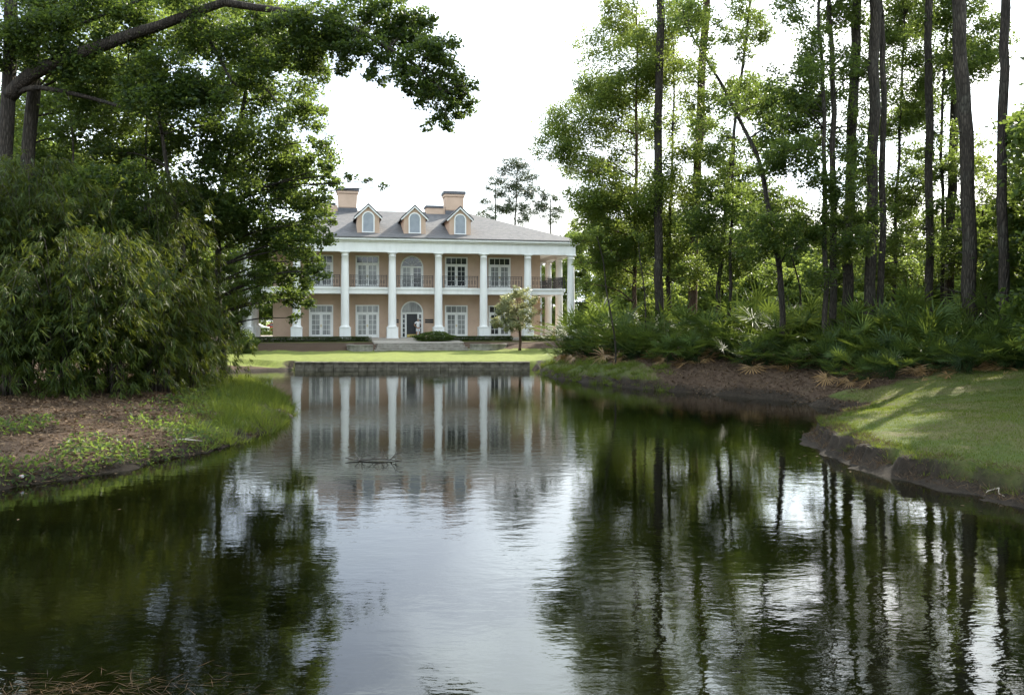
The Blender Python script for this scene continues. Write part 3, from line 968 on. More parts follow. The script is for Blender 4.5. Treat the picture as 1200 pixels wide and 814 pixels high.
# ------------------------------------------------------------------ hedges and shrubs by the house
def bush(name, label, cat, group, c, rx, ry, rz, n, size, mat, rot=0.0, box=False, stems=5):
    """foliage shell plus stems"""
    r = empty(name, c, rot); tag(r, label, cat, group)
    d = RNG.uniform(-1, 1, (n, 3)) if box else _norm(RNG.normal(size=(n, 3)))
    if box:
        k = RNG.integers(0, 3, n); sgn = np.where(RNG.random(n) < .5, -1, 1)
        prob = RNG.random(n) < .8
        k = np.where(prob, np.where(RNG.random(n) < .5, 1, 2), k)
        d[np.arange(n), k] = sgn * RNG.uniform(.8, 1.05, n)
        d[:, 2] = np.where(k == 2, np.abs(d[:, 2]), d[:, 2])
        p = d * np.array([rx, ry, rz]) + np.array([0, 0, rz])
    else:
        rad = RNG.uniform(.55, 1.0, (n, 1)) ** .5
        lump = 1 + .16 * np.sin(d[:, :1] * 5 + 1) * np.cos(d[:, 1:2] * 4) + .1 * np.sin(d[:, 2:] * 9)
        p = d * rad * lump * np.array([rx, ry, rz]) + np.array([0, 0, rz * .85])
        p[:, 2] = np.maximum(p[:, 2], .03)
    p[:, 2] += 0
    nr = d + RNG.normal(size=(n, 3)) * .6 + np.array([0, 0, .3])
    L = size * RNG.uniform(.7, 1.3, n)
    leaves_mesh('foliage', p, RNG.normal(size=(n, 3)), nr, L, L * .55, RNG.normal(.5, .25, n), M[mat], r)
    mb = MB()
    for i in range(stems):
        a = random.uniform(0, 6.28)
        mb.tube([(random.uniform(-.3, .3) * rx, random.uniform(-.3, .3) * ry, -.05), (math.cos(a) * rx * .4, math.sin(a) * ry * .4, rz), (math.cos(a) * rx * .6, math.sin(a) * ry * .6, rz * 1.4)], [.025, .015, .006], 5)
    mb.build('stems', M['bark_dark'], r)
    return r
bush('clipped_hedge', 'long low clipped hedge along the porch left of the entrance', 'hedge', 'clipped hedges along the porch', HW(4.9, -1.5, 1.38), 5.4, .35, .22, 11000, .11, 'leaf_dark', TH, True, 10)
bush('clipped_hedge', 'shorter clipped hedge along the porch right of the entrance', 'hedge', 'clipped hedges along the porch', HW(20.2, -1.5, 1.38), 2.9, .35, .22, 6500, .11, 'leaf_dark', TH, True, 8)
bush('clipped_hedge', 'small clipped hedge behind the little tree at the porch corner', 'hedge', 'clipped hedges along the porch', HW(25.6, -1.5, 1.38), 1.6, .35, .22, 3600, .11, 'leaf_dark', TH, True, 6)
bush('flower_bed_shrub', 'leafy green shrub in front of the entrance beside the standing man', 'shrub', None, HW(15.9, -3.3, 1.42), 1.85, .8, .45, 4200, .15, 'leaf', TH)
bush('round_shrub', 'rounded green shrub on the lawn edge left of the house', 'shrub', None, PG(286, 66) - Vector((0, 0, .05)), 1.15, 1.1, .95, 5200, .11, 'leaf', 0)
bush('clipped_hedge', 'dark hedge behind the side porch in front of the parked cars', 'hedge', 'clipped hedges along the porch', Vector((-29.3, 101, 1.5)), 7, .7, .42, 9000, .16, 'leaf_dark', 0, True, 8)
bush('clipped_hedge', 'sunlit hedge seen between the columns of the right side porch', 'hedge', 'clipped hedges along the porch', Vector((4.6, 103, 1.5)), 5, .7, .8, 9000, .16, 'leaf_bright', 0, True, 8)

# little ornamental tree before the right bays
tb = PG(609, 70.5)
tcl = [(P(px, py, 70.5 + random.uniform(-.8, .8)), r * .088, k * .8) for px, py, r, k in ((598, 350, 10, .9), (612, 345, 9, .6), (622, 356, 9, .55), (590, 362, 9, 1), (604, 362, 11, 1.1), (616, 368, 10, .9), (587, 377, 8, .9), (600, 378, 9, 1.1), (612, 380, 9, .7), (580, 380, 5, .8), (606, 340, 6, .5), (596, 386, 6, .6))]
orn = make_tree('ornamental_tree', 'small ornamental tree, sun glints painted into its pale leaves, standing in front of the right bays of the mansion', 'tree', None,
                [(tb, .11), (P(609, 388, 70.5), .10), (P(608, 372, 70.5), .06), (P(607, 352, 70.5), .02)], tcl, 'magnolia', 'bark_red', .17, .10, 3.2, twigs=5, nsub=10)
tcl = [(P(px, py, 70.5 + random.uniform(-.6, .6)), r * .0705, k) for px, py, r, k in ((630, 366, 8, .45), (634, 378, 7, .4), (627, 352, 6, .35), (624, 385, 6, .5))]
crown('rusty_foliage', tcl, .15, .07, M['rust_leaf'], orn, tb, 1.0, nsub=8)

# ------------------------------------------------------------------ the man on the porch
def skin_mesh(name, verts, edges, rad, mat, parent, lv=2):
    me_ = bpy.data.meshes.new(name)
    me_.from_pydata(verts, edges, [])
    me_.materials.append(mat)
    o = bpy.data.objects.new(name, me_)
    link(o, parent)
    sk = o.modifiers.new('skin', 'SKIN'); sk.use_smooth_shade = True
    if not me_.skin_vertices: bpy.context.view_layer.update()
    ly = me_.skin_vertices[0] if me_.skin_vertices else None
    for i, r in enumerate(rad):
        ly.data[i].radius = r if hasattr(r, '__len__') else (r, r)
    ly.data[0].use_root = True
    ss = o.modifiers.new('sub', 'SUBSURF'); ss.levels = lv; ss.render_levels = lv
    return o
man = empty('person', HW(14.96, 1.5, 1.65), TH + .1)
tag(man, 'man in a white shirt and white shorts standing on the porch by the black door', 'person')
V, E_, R_ = [], [], []
def jv(p, r, to=None):
    V.append(p); R_.append(r)
    if to is not None: E_.append((to, len(V) - 1))
    return len(V) - 1
pel = jv((0, 0, .93), (.155, .11))
sp1 = jv((0, .01, 1.12), (.145, .10), pel); sp2 = jv((0, .01, 1.32), (.165, .11), sp1); nk0 = jv((0, .01, 1.46), (.09, .07), sp2)
nk = jv((0, 0, 1.53), .055, nk0); hd = jv((0, -.015, 1.60), (.072, .085), nk); hd2 = jv((0, -.01, 1.70), (.075, .092), hd); hd3 = jv((0, 0, 1.755), (.045, .055), hd2)
def arm(sx, el, wr_, hand_dir):
    s_ = jv((sx * .19, .01, 1.42), .062, nk0); e = jv(el, .046, s_); e2 = jv(tuple((np.array(el) * .6 + np.array(wr_) * .4)), .043, e); w = jv(wr_, .028, e2)
    hd_ = np.array(hand_dir) / np.linalg.norm(hand_dir)
    pm = jv(tuple(np.array(wr_) + hd_ * .07), (.04, .022), w)
    sd = np.cross(hd_, (0, 0, 1.0)); sd = sd / (np.linalg.norm(sd) + 1e-9)
    for f, ln in zip((-.03, -.01, .01, .03), (.065, .08, .076, .055)):
        a = jv(tuple(np.array(wr_) + hd_ * .105 + sd * f), .010, pm); b = jv(tuple(np.array(wr_) + hd_ * (.105 + ln * .6) + sd * f + np.array((0, -.01, 0))), .009, a)
        jv(tuple(np.array(wr_) + hd_ * (.10 + ln) + sd * f + np.array((0, -.02, -.01))), .007, b)
    a = jv(tuple(np.array(wr_) + hd_ * .045 - sd * .045), .011, pm); jv(tuple(np.array(wr_) + hd_ * .09 - sd * .06), .009, a)
arm(-1, (-.36, .06, 1.20), (-.21, -.06, 1.02), (.8, -.3, -.5))
arm(1, (.27, -.03, 1.16), (.18, -.24, 1.33), (-.5, -.2, .85))
for sx in (-1, 1):
    h = jv((sx * .10, 0, .86), .092, pel); k = jv((sx * .115, -.02, .49), .060, h); c_ = jv((sx * .12, .015, .32), .056, k); a = jv((sx * .125, .02, .085), .038, c_)
    jv((sx * .14, -.06, .045), (.042, .035), a)
skinm = surf('skin', (.32, .17, .11), (.42, .24, .16), 6, .5)
body = skin_mesh('body', V, E_, R_, skinm, man)
skin_mesh('shirt', [(0, .005, .90), (0, .01, 1.12), (0, .01, 1.33), (0, .01, 1.45), (-.20, .01, 1.425), (-.31, .045, 1.27), (.20, .01, 1.425), (.25, -.015, 1.25)],
          [(0, 1), (1, 2), (2, 3), (3, 4), (4, 5), (3, 6), (6, 7)], [(.175, .13), (.165, .122), (.185, .13), (.10, .085), .078, .07, .078, .07], cloth('white_shirt', (.78, .78, .78)), man)
skin_mesh('shorts', [(0, 0, .95), (-.10, 0, .84), (-.115, -.01, .55), (.10, 0, .84), (.115, -.01, .55)], [(0, 1), (1, 2), (0, 3), (3, 4)],
          [(.17, .125), .112, .10, .112, .10], cloth('white_shorts', (.72, .74, .78)), man)
skin_mesh('hair', [(0, .03, 1.70), (0, .02, 1.765)], [(0, 1)], [(.082, .09), (.06, .07)], surf('dark_hair', (.03, .022, .016), (.05, .04, .03), 20, .6), man)
for sx in (-1, 1):
    mb = MB(); mb.box(sx * .135 - .05, sx * .135 + .05, -.15, .07, .0, .075)
    bevel(mb.build('shoe', cloth('white_shoe', (.6, .6, .6)), man), .025)
mb = MB()
for sx in (-1, 1): mb.lathe([(.004, 1.675), (.011, 1.68), (.011, 1.69), (.004, 1.695)], (sx * .03, -.10), 8)
mb.build('eyes', M['black_paint'], man)
mb = MB(); mb.tube([(0, -.10, 1.68), (0, -.125, 1.65), (0, -.105, 1.64)], [.008, .014, .008], 6); mb.build('nose', skinm, man)

# ------------------------------------------------------------------ cars beyond the left side porch
def car(label, loc, rz, paint):
    r = empty('parked_car', loc, rz); tag(r, label, 'car', 'cars parked beyond the left side porch')
    prof = [(-2.2, .35), (-2.22, .62), (-2.1, .86), (-1.2, .95), (-.55, 1.38), (.75, 1.42), (1.55, 1.0), (2.15, .92), (2.22, .6), (2.2, .35)]
    mb = MB(); mb.prism([(p[0], p[1]) for p in prof][::1], -.86, .86)
    bevel(mb.build('body', paint, r), .07, 3)
    for sy in (-.868, .868):
        mb = MB(); mb.prism([(-1.0, .98), (-.5, 1.31), (.08, 1.33), (.08, .98)], sy - .006, sy + .006); mb.prism([(.16, .98), (.16, 1.33), (.7, 1.34), (1.3, .98)], sy - .006, sy + .006)
        mb.build('window', M['glass_dark'], r)
    for x in (-1.35, 1.35):
        for sy in (-.8, .8):
            mb = MB(); vs = [(x + .33 * math.cos(a), sy - .1 * (1 if sy > 0 else -1), .33 + .33 * math.sin(a)) for a in np.linspace(0, 2 * math.pi, 20, endpoint=False)]
            mb.prism([(v[0], v[2]) for v in vs], sy - .11, sy + .11)
            w = mb.build('wheel', M['black_paint'], r); bevel(w, .03)
            mb = MB(); mb.prism([(x + .2 * math.cos(a), .33 + .2 * math.sin(a)) for a in np.linspace(0, 2 * math.pi, 16, endpoint=False)], sy * 1.14 - .01, sy * 1.14 + .01)
            h = mb.build('rim', M['louver'], house); h.parent = w
    for sx in (-2.2, 2.2):
        for sy in (-.6, .6):
            mb = MB(); mb.box(sx - .03, sx + .03, sy - .16, sy + .16, .64, .78); bevel(mb.build('headlight' if sx < 0 else 'tail_light', M['louver'] if sx < 0 else cloth('red_lens', (.4, .02, .02)), r), .02)
    return r
white_paint = surf('white_car_paint', (.72, .73, .74), (.76, .77, .78), 2, .25, spec=.6)
red_paint = surf('red_car_paint', (.38, .03, .025), (.44, .04, .03), 2, .25, spec=.6)
car('white car parked beyond the left side porch', (-33.0, 108, gz(-33.0, 108)), .15, white_paint)
car('red car parked just behind the white one past the side porch', (-31.2, 113, gz(-31.2, 113)), .1, red_paint)

# ------------------------------------------------------------------ trees and plants
def CL(lst, d, jit=1.0, k=1.0):
    """[(px, py, r_px[, cover])] at depth d -> clumps in the world"""
    out = []
    for c in lst:
        dd = d + random.uniform(-jit, jit)
        out.append((P(c[0], c[1], dd), c[2] / FOC * dd, (c[3] if len(c) > 3 else 1.0) * k))
    return out

def trunk_px(pts, d, r0, r1, top=None):
    """[(px, py)] measured up the trunk at depth d; starts on the ground below the first"""
    x0 = pts[0][0]
    b = PG(x0, d)
    b.z -= .1
    out = [(b, r0)]
    n = len(pts)
    for i, (px, py) in enumerate(pts):
        out.append((P(px, py, d), r0 + (r1 - r0) * (i + 1) / (n + (1 if top else 0))))
    if top:
        out.append((out[-1][0] + Vector(top), r1))
    return out

def pine_top(top, n, spread, length):
    out = []
    for i in range(n):
        a = random.uniform(0, 6.28); t = random.random()
        out.append((top + Vector((math.cos(a) * spread * random.uniform(.3, 1) * (1.15 - t * .8), math.sin(a) * spread * random.uniform(.3, 1) * (1.15 - t * .8), -length * (1 - t))), random.uniform(.6, 1.1)))
    return out

# pines on the right bank: bare trunks that run up out of the picture
PG_ = 'tall pines on the right bank'
pines = [
    ('tall straight dark pine in the middle of the left trio of trunks', [(772, 340), (772, 180), (773, 0)], 50, .27, .21, 'bark_dark'),
    ('reddish trunked pine leaning slightly right, on the right bank behind the palmettos', [(811, 340), (819, 170), (828, 0)], 51, .29, .20, 'bark_red'),
    ('thick grey pine of a close pair, left of the second close pair', [(992, 340), (998, 170), (1003, 0)], 42, .27, .22, 'bark'),
    ('thick pine standing tight against a slimmer trunk in the second close pair', [(1020, 345), (1023, 170), (1026, 0)], 40, .26, .24, 'bark'),
    ('slimmer trunk standing tight on the right of the thick pine', [(1031, 345), (1034, 200), (1033, 60)], 41, .17, .12, 'bark'),
    ('slender pine with foliage around its middle, left of the pale leaning pine', [(1089, 335), (1089, 170), (1088, 0)], 42, .20, .17, 'bark'),
    ('pale pine leaning slightly right beside the thickest pine', [(1113, 335), (1117, 180), (1122, 0)], 46, .26, .20, 'bark'),
    ('thickest pine of the right bank, with a straight dark furrowed trunk', [(1136, 340), (1133, 170), (1123, 0)], 38, .31, .27, 'bark'),
    ('rightmost pine, standing clear against the sky near the edge of the lawn', [(1177, 340), (1174, 170), (1178, 0)], 36, .22, .17, 'bark_dark'),
]
pine_anchor = {}
for i, (lab, pts, d, r0, r1, bk) in enumerate(pines):
    h = random.uniform(6, 10)
    tp_ = trunk_px(pts, d, r0, r1, (random.uniform(-.3, .3), random.uniform(-.3, .3), h))
    top = tp_[-1][0]
    make_tree('pine_tree', lab, 'pine tree', PG_, tp_, pine_top(top, 7, 2.3, 4.5), 'needle', bk, size=.34, cover=.55, kind='pine', limb_r=.35, twigs=3)

# broadleaf trees between the pines
broad = {
 'a': ('tree with a slim reddish trunk and a broad crown nearest the mansion', [(744, 345), (745, 200), (747, 20)], 53, .17, .06, 'bark_red',
       [(690, 107, 25), (675, 140, 30), (646, 177, 20), (705, 110, 28), (730, 140, 32), (705, 206, 23, .7), (735, 190, 22, .6), (742, 228, 36), (712, 258, 26), (702, 272, 18), (742, 74, 33), (730, 33, 24), (758, 100, 25), (716, 160, 18, .6),
        (690, 232, 22, .8), (660, 150, 18, .7), (668, 205, 12, .5), (688, 236, 16, .6), (712, 286, 26), (735, 280, 24), (700, 292, 14, .6), (678, 182, 18, .7), (745, -20, 26), (704, 240, 18), (718, 300, 20), (712, 322, 16, .8), (715, 325, 22), (738, 320, 20), (668, 232, 10, .6), (680, 284, 10, .7), (676, 264, 10, .7), (683, 304, 9, .7), (684, 330, 9, .5), (706, 345, 13, .6)]),
 'b': ('shorter slim tree tucked just right of the tall straight pine', [(784, 340), (784, 270), (788, 190), (790, 60)], 52, .16, .04, 'bark_dark',
       [(786, 92, 28), (767, 66, 24), (797, 192, 28), (804, 147, 25), (786, 236, 34), (760, 262, 24), (800, 30, 20, .7), (768, 300, 22), (800, 292, 24), (775, 20, 18, .5), (760, 150, 14, .6), (790, -25, 26)]),
 'c': ('slanting double stemmed tree right of the reddish pine', [(842, 345), (850, 250), (864, 130), (879, 5)], 48, .16, .06, 'bark_dark',
       [(841, 122, 22), (834, 184, 20), (841, 221, 22), (826, 258, 28), (870, 206, 22), (878, 118, 26), (862, 275, 26), (820, 215, 14, .7), (887, 37, 18, .7), (852, 40, 13, .4), (858, 165, 17, .6), (835, 290, 20), (878, 12, 20, .6)]),
 'd': ('slim upright tree close beside the slanting double stemmed one', [(855, 345), (857, 260), (860, 190), (862, 120)], 46, .12, .03, 'bark_dark',
       [(868, 240, 24), (850, 245, 20), (880, 175, 18, .7), (885, 258, 24), (872, 300, 24), (848, 196, 16, .6)]),
 'e': ('curving tree that leans left across the gap in the right bank trees', [(916, 345), (905, 270), (893, 205), (874, 155), (848, 103), (822, 62), (804, 30)], 40, .16, .04, 'bark_dark',
       [(895, 122, 26), (902, 155, 28), (910, 250, 28), (805, 20, 20, .7), (826, 52, 15, .5), (928, 270, 24), (890, 280, 24), (905, 195, 16, .6), (870, 100, 18, .8), (920, 190, 16, .5)]),
 'f': ('slim trunk at the left side of the first close group of trunks', [(967, 345), (967, 220), (964, 100), (960, 0)], 39, .14, .07, 'bark',
       [(928, 96, 28), (939, 177, 26), (954, 206, 20), (928, 12, 22, .7), (945, 40, 18, .5), (945, 130, 20, .8), (930, 245, 16, .6), (950, 262, 22)]),
 'g': ('medium trunk second from the left in the first close group of trunks', [(976, 345), (977, 220), (975, 100), (972, 0)], 40, .19, .10, 'bark',
       [(972, 125, 28), (968, 70, 24), (990, 221, 24), (985, 25, 22), (1000, 250, 22), (965, 160, 18), (1002, 77, 24), (985, 172, 16, .6), (975, 285, 20)]),
 'h': ('leafy tree filling the gap between the close pairs and the slender pine', [(1048, 345), (1050, 250), (1054, 150), (1060, 20)], 47, .13, .05, 'bark_dark',
       [(1038, 26, 28), (1072, 22, 28), (1057, 63, 33), (1057, 110, 33), (1053, 147, 24, .8), (1068, 221, 28), (1050, 250, 24), (1035, 230, 18, .6), (1075, 262, 22), (1086, 122, 20), (1030, 95, 18, .7), (1072, 180, 18, .5), (1022, 200, 14, .5)]),
 'i': ('leafy tree crowding the top of the thickest pine', [(1106, 345), (1104, 230), (1106, 120), (1110, 20)], 43, .11, .05, 'bark_dark',
       [(1101, 22, 28), (1153, 37, 25), (1140, 72, 27), (1116, 63, 25), (1101, 96, 24), (1100, 203, 17, .7), (1105, 245, 20, .7), (1155, 75, 18, .7), (1120, 105, 16, .6), (1125, 10, 24)]),
 'j': ('low leafy tree between the thickest pine and the rightmost one', [(1156, 345), (1155, 290), (1152, 230)], 46, .09, .03, 'bark_dark',
       [(1153, 206, 17, .6), (1153, 243, 20, .8), (1150, 285, 22), (1165, 262, 16)]),
 'k': ('leafy tree cut by the right edge of the picture', [(1203, 345), (1200, 240), (1196, 150)], 44, .13, .04, 'bark_dark',
       [(1190, 221, 20, .8), (1192, 177, 12, .6), (1196, 260, 26), (1212, 200, 30), (1186, 150, 8, .4), (1188, 42, 8, .4), (1210, 280, 26), (1222, 240, 30)]),
}
random.seed(77)
gaps = ((917, 48, 34), (845, 63, 24), (881, 92, 14), (719, 173, 15), (756, 180, 12), (928, 221, 14), (1050, 192, 15), (1009, 140, 12), (1172, 110, 60), (1175, 40, 56), (1180, 165, 30), (1010, 60, 12), (960, 150, 12), (1075, 150, 14), (1145, 129, 14), (990, 120, 8), (860, 140, 10), (800, 215, 9), (1030, 175, 8), (900, 15, 10))
def on_trunk(pts, y):
    return min(pts, key=lambda p: abs(p[1] - y))[0]
nfill = 0
while nfill < 150:
    fx, fy, fr = random.uniform(655, 1165), 330 - 345 * random.random() ** 1.25, random.uniform(11, 21)
    if fx < 702 - .22 * fy + max(0, fy - 170) * .62 or any(math.hypot(fx - g[0], fy - g[1]) < g[2] * .85 + fr * .4 for g in gaps): continue
    key = min(broad, key=lambda k_: abs(on_trunk(broad[k_][1], fy) - fx) + (40 if k_ == 'k' else 0))
    broad[key][6].append((fx, fy, fr, random.uniform(.35, .7))); nfill += 1
for key, top_ in (('e', 6), ('f', 8), ('g', 8), ('h', 9), ('i', 10), ('k', 8), ('c', 4)):           # crowns carry on above the picture
    x0_ = broad[key][1][-1][0] + (60 if key in 'ek' else 0)
    for _ in range(top_): broad[key][6].append((x0_ + random.gauss(0, 45), -random.uniform(20, 190), random.uniform(24, 36), .8))
for key, (lab, pts, d, r0, r1, bk, cl) in broad.items():
    cl = [(c[0] + random.uniform(-4, 4), c[1] + random.uniform(-4, 4)) + tuple(c[2:]) for c in cl]
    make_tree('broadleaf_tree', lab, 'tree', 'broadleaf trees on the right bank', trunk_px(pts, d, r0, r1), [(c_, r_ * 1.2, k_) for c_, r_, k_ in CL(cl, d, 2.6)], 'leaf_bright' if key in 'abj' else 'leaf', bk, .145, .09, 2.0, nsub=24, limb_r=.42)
# bare thin stems
for lab, pts, d, r in (('thin bare sapling leaning left at the edge of the palmettos near the mansion', [(721, 395), (711, 345), (706, 305), (700, 275)], 45, .055),
                       ('thin bare stem between the slim reddish trunk and the tall straight pine', [(757, 375), (753, 320), (749, 280)], 46, .05),
                       ('thin leaning stem right of the curving tree', [(938, 350), (932, 315), (921, 285), (914, 265)], 48, .07)):
    make_tree('sapling', lab, 'sapling', None, trunk_px(pts, d, r, .02), CL([(pts[-1][0], pts[-1][1], 13, .7), (pts[-2][0] + 6, pts[-2][1] - 10, 10, .5)], d, .5), 'leaf_bright', 'bark_dark', .15, .09, .8, nsub=8)

# sunlit trees in the distance: a few kinds, copied
def distant(label, seed, h, rad, leaf, n, size, d0=70):
    random.seed(seed)
    tr_ = [(Vector((0, 0, 0)), .22), (Vector((.2, 0, h * .35)), .17), (Vector((-.1, .2, h * .65)), .10), (Vector((0, 0, h * .92)), .03)]
    cl = []
    for i in range(n):
        t = random.uniform(.08, 1)
        a = random.uniform(0, 6.28)
        rr = rad * (math.sin(math.pi * min(1, t * .85 + .12)) ** .7) * random.uniform(.35, 1)
        cl.append((Vector((math.cos(a) * rr, math.sin(a) * rr, h * t)), random.uniform(.16, .30) * rad, random.uniform(.7, 1.1)))
    return make_tree('distant_tree', label, 'tree', 'trees in the distance', tr_, cl, leaf, 'bark_dark', size, size * .68, 1.7, twigs=0, nsub=10)
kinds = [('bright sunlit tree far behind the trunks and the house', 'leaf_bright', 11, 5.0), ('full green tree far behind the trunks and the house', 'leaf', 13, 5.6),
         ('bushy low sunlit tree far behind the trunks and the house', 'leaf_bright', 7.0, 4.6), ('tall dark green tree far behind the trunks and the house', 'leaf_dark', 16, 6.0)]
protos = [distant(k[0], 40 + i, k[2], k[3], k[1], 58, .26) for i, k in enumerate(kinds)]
random.seed(21)
slots = []
for px, d, k, s_ in ((742, 80, 0, .85), (748, 66, 2, .8), (775, 84, 0, .95), (790, 72, 2, 1.05), (818, 86, 1, .8), (850, 74, 2, 1.0), (878, 84, 0, .95), (906, 72, 2, 1.0), (938, 84, 0, .9), (962, 74, 2, 1.05), (998, 80, 0, .9),
                     (1030, 72, 2, 1.0), (1060, 82, 0, .85), (1092, 72, 2, 1.0), (1125, 80, 0, .9), (1160, 72, 2, 1.15), (1195, 76, 0, 1.05), (1230, 70, 1, .8),
                     (670, 96, 1, .8), (700, 108, 1, .9), (760, 112, 1, .85), (830, 108, 1, .85), (900, 112, 1, .85), (970, 108, 1, .85), (1040, 110, 1, .85), (1110, 106, 1, .85), (1180, 104, 1, .95), (1250, 98, 1, 1),
                     (1300, 36.5, 1, .82), (1390, 33, 1, .9), (1420, 38, 0, 1.1), (1400, 26, 1, .85), (1480, 24, 1, .9), (1420, 31, 3, .9), (1700, 16, 1, .8), (1290, 60, 1, .8), (1360, 56, 0, .9), (1330, 80, 1, 1.0), (1420, 70, 3, 1.0), (1280, 44, 0, .8), (1390, 40, 1, .7),
                     (655, 118, 1, .75), (625, 126, 0, .7), (440, 128, 0, .75), (475, 132, 0, .7), (405, 124, 1, .75), (378, 122, 1, .7), (340, 122, 1, .9),
                     (310, 128, 3, .8), (285, 120, 3, .7), (250, 112, 3, .8), (210, 104, 3, .8), (160, 96, 1, .95), (110, 90, 3, .85), (50, 84, 1, 1.0), (-10, 78, 3, .9), (-90, 70, 1, 1.1), (-160, 60, 3, .9),
                     (240, 72, 1, .75), (190, 64, 3, .70), (140, 62, 1, .9), (80, 58, 3, .75), (20, 54, 1, .95), (-50, 48, 3, .8), (-130, 42, 1, .9), (-200, 36, 1, .8)):
    slots.append((px, d, k, s_))
seen = set()
for px, d, k, s_ in slots:
    b = PG(px, d)
    if k not in seen:
        seen.add(k); o = protos[k]
    else:
        o = copy_tree(protos[k])
    o.location = b; o.rotation_euler = (0, 0, random.uniform(0, 6.28)); sc_ = s_ * random.uniform(.98, 1.2); o.scale = (sc_, sc_, sc_ * random.uniform(.95, 1.1))
# pines behind the roof
for lab, pts, cl in (('tall open crowned pine behind the right end of the roof', [(604, 330), (604, 260), (606, 190)], [(606, 190, 14), (594, 200, 10), (618, 206, 12), (598, 215, 14), (612, 222, 13), (586, 228, 8, .8), (628, 228, 12), (605, 240, 13), (592, 246, 9), (622, 246, 12), (634, 240, 8), (612, 258, 8)]),
                     ('slimmer sparse pine left of the open crowned one behind the roof', [(581, 330), (581, 270), (580, 212)], [(580, 212, 7, .8), (574, 222, 6, .7), (586, 226, 6, .7), (570, 236, 7, .8), (580, 244, 8), (564, 250, 7, .8), (574, 256, 8, .8)]),
                     ('small pine peeping over the roof beside the chimney', [(646, 330), (645, 280), (645, 232)], [(645, 232, 8), (638, 244, 7), (652, 246, 8), (646, 256, 9)])):
    d = 118
    make_tree('pine_tree', lab, 'pine tree', 'pines behind the house', trunk_px(pts, d, .24, .06), [(c[0], c[1] * 1.25, c[2]) for c in CL(cl, d, .8)], 'needle', 'bark', .42, .10, cover=1.15, limb_r=.3, twigs=3, nsub=22, flat=.5)

# ------------------------------------------------------------------ left bank trees
random.seed(5)
d = 31.0
oak_clumps = [(60, 25, 45), (20, 60, 40), (130, 20, 40), (190, 55, 38), (250, 50, 40), (300, 40, 38), (335, 30, 36), (385, 28, 36), (425, 22, 32), (455, 15, 28), (478, 40, 30), (500, 70, 30), (522, 95, 26), (512, 125, 22), (541, 100, 16), (548, 118, 13),
              (524, 147, 10), (470, 78, 24), (440, 58, 24), (350, 66, 30), (300, 85, 34), (410, 62, 20), (495, 20, 16), (556, 100, 8), (535, 128, 18), (520, 60, 20), (490, 95, 22), (465, 40, 26), (440, 90, 14, .8), (400, 45, 26), (372, 55, 28), (505, 110, 18), (170, 90, 30), (100, 90, 34), (230, 105, 32), (402, 78, 14, .8), (480, 105, 12, .8), (500, 148, 8, .7)]
limb = [P(p[0], p[1], d + q) for p, q in (((11, 112), 1.0), ((37, 87), .6), ((74, 70), .3), ((110, 57), .1), ((155, 40), 0), ((184, 31), -.1), ((221, 17), -.2), ((262, 3), -.3))]
limb2 = [P(p[0], p[1], d + q) for p, q in (((262, 3), -.3), ((300, 9), -.3), ((337, 14), -.4), ((380, 24), -.4), ((417, 35), -.5), ((455, 57), -.5), ((487, 76), -.6), ((520, 108), -.6))]
limb3 = [P(p[0], p[1], d + q) for p, q in (((11, 112), 1.0), ((44, 103), .6), ((103, 114), .5), ((158, 131), .4), ((205, 150), .5))]
limb4 = [P(p[0], p[1], d + q) for p, q in (((221, 17), -.2), ((250, 55), .3), ((276, 99), .5), ((300, 94), .5), ((325, 120), .5))]
make_tree('oak_tree', 'large oak on the left edge whose long limb reaches out over the pond', 'oak tree', None, trunk_px([(5, 470), (6, 260), (10, 110), (14, -60)], d + 1, .33, .22),
          CL(oak_clumps, d, .9), 'leaf_dark', 'bark_dark', .15, .092, 2.5, nsub=18, limb_r=.3, twigs=5, extra_limbs=((limb, .28, .15), (limb2, .15, .03), (limb3, .12, .03), (limb4, .08, .03)))
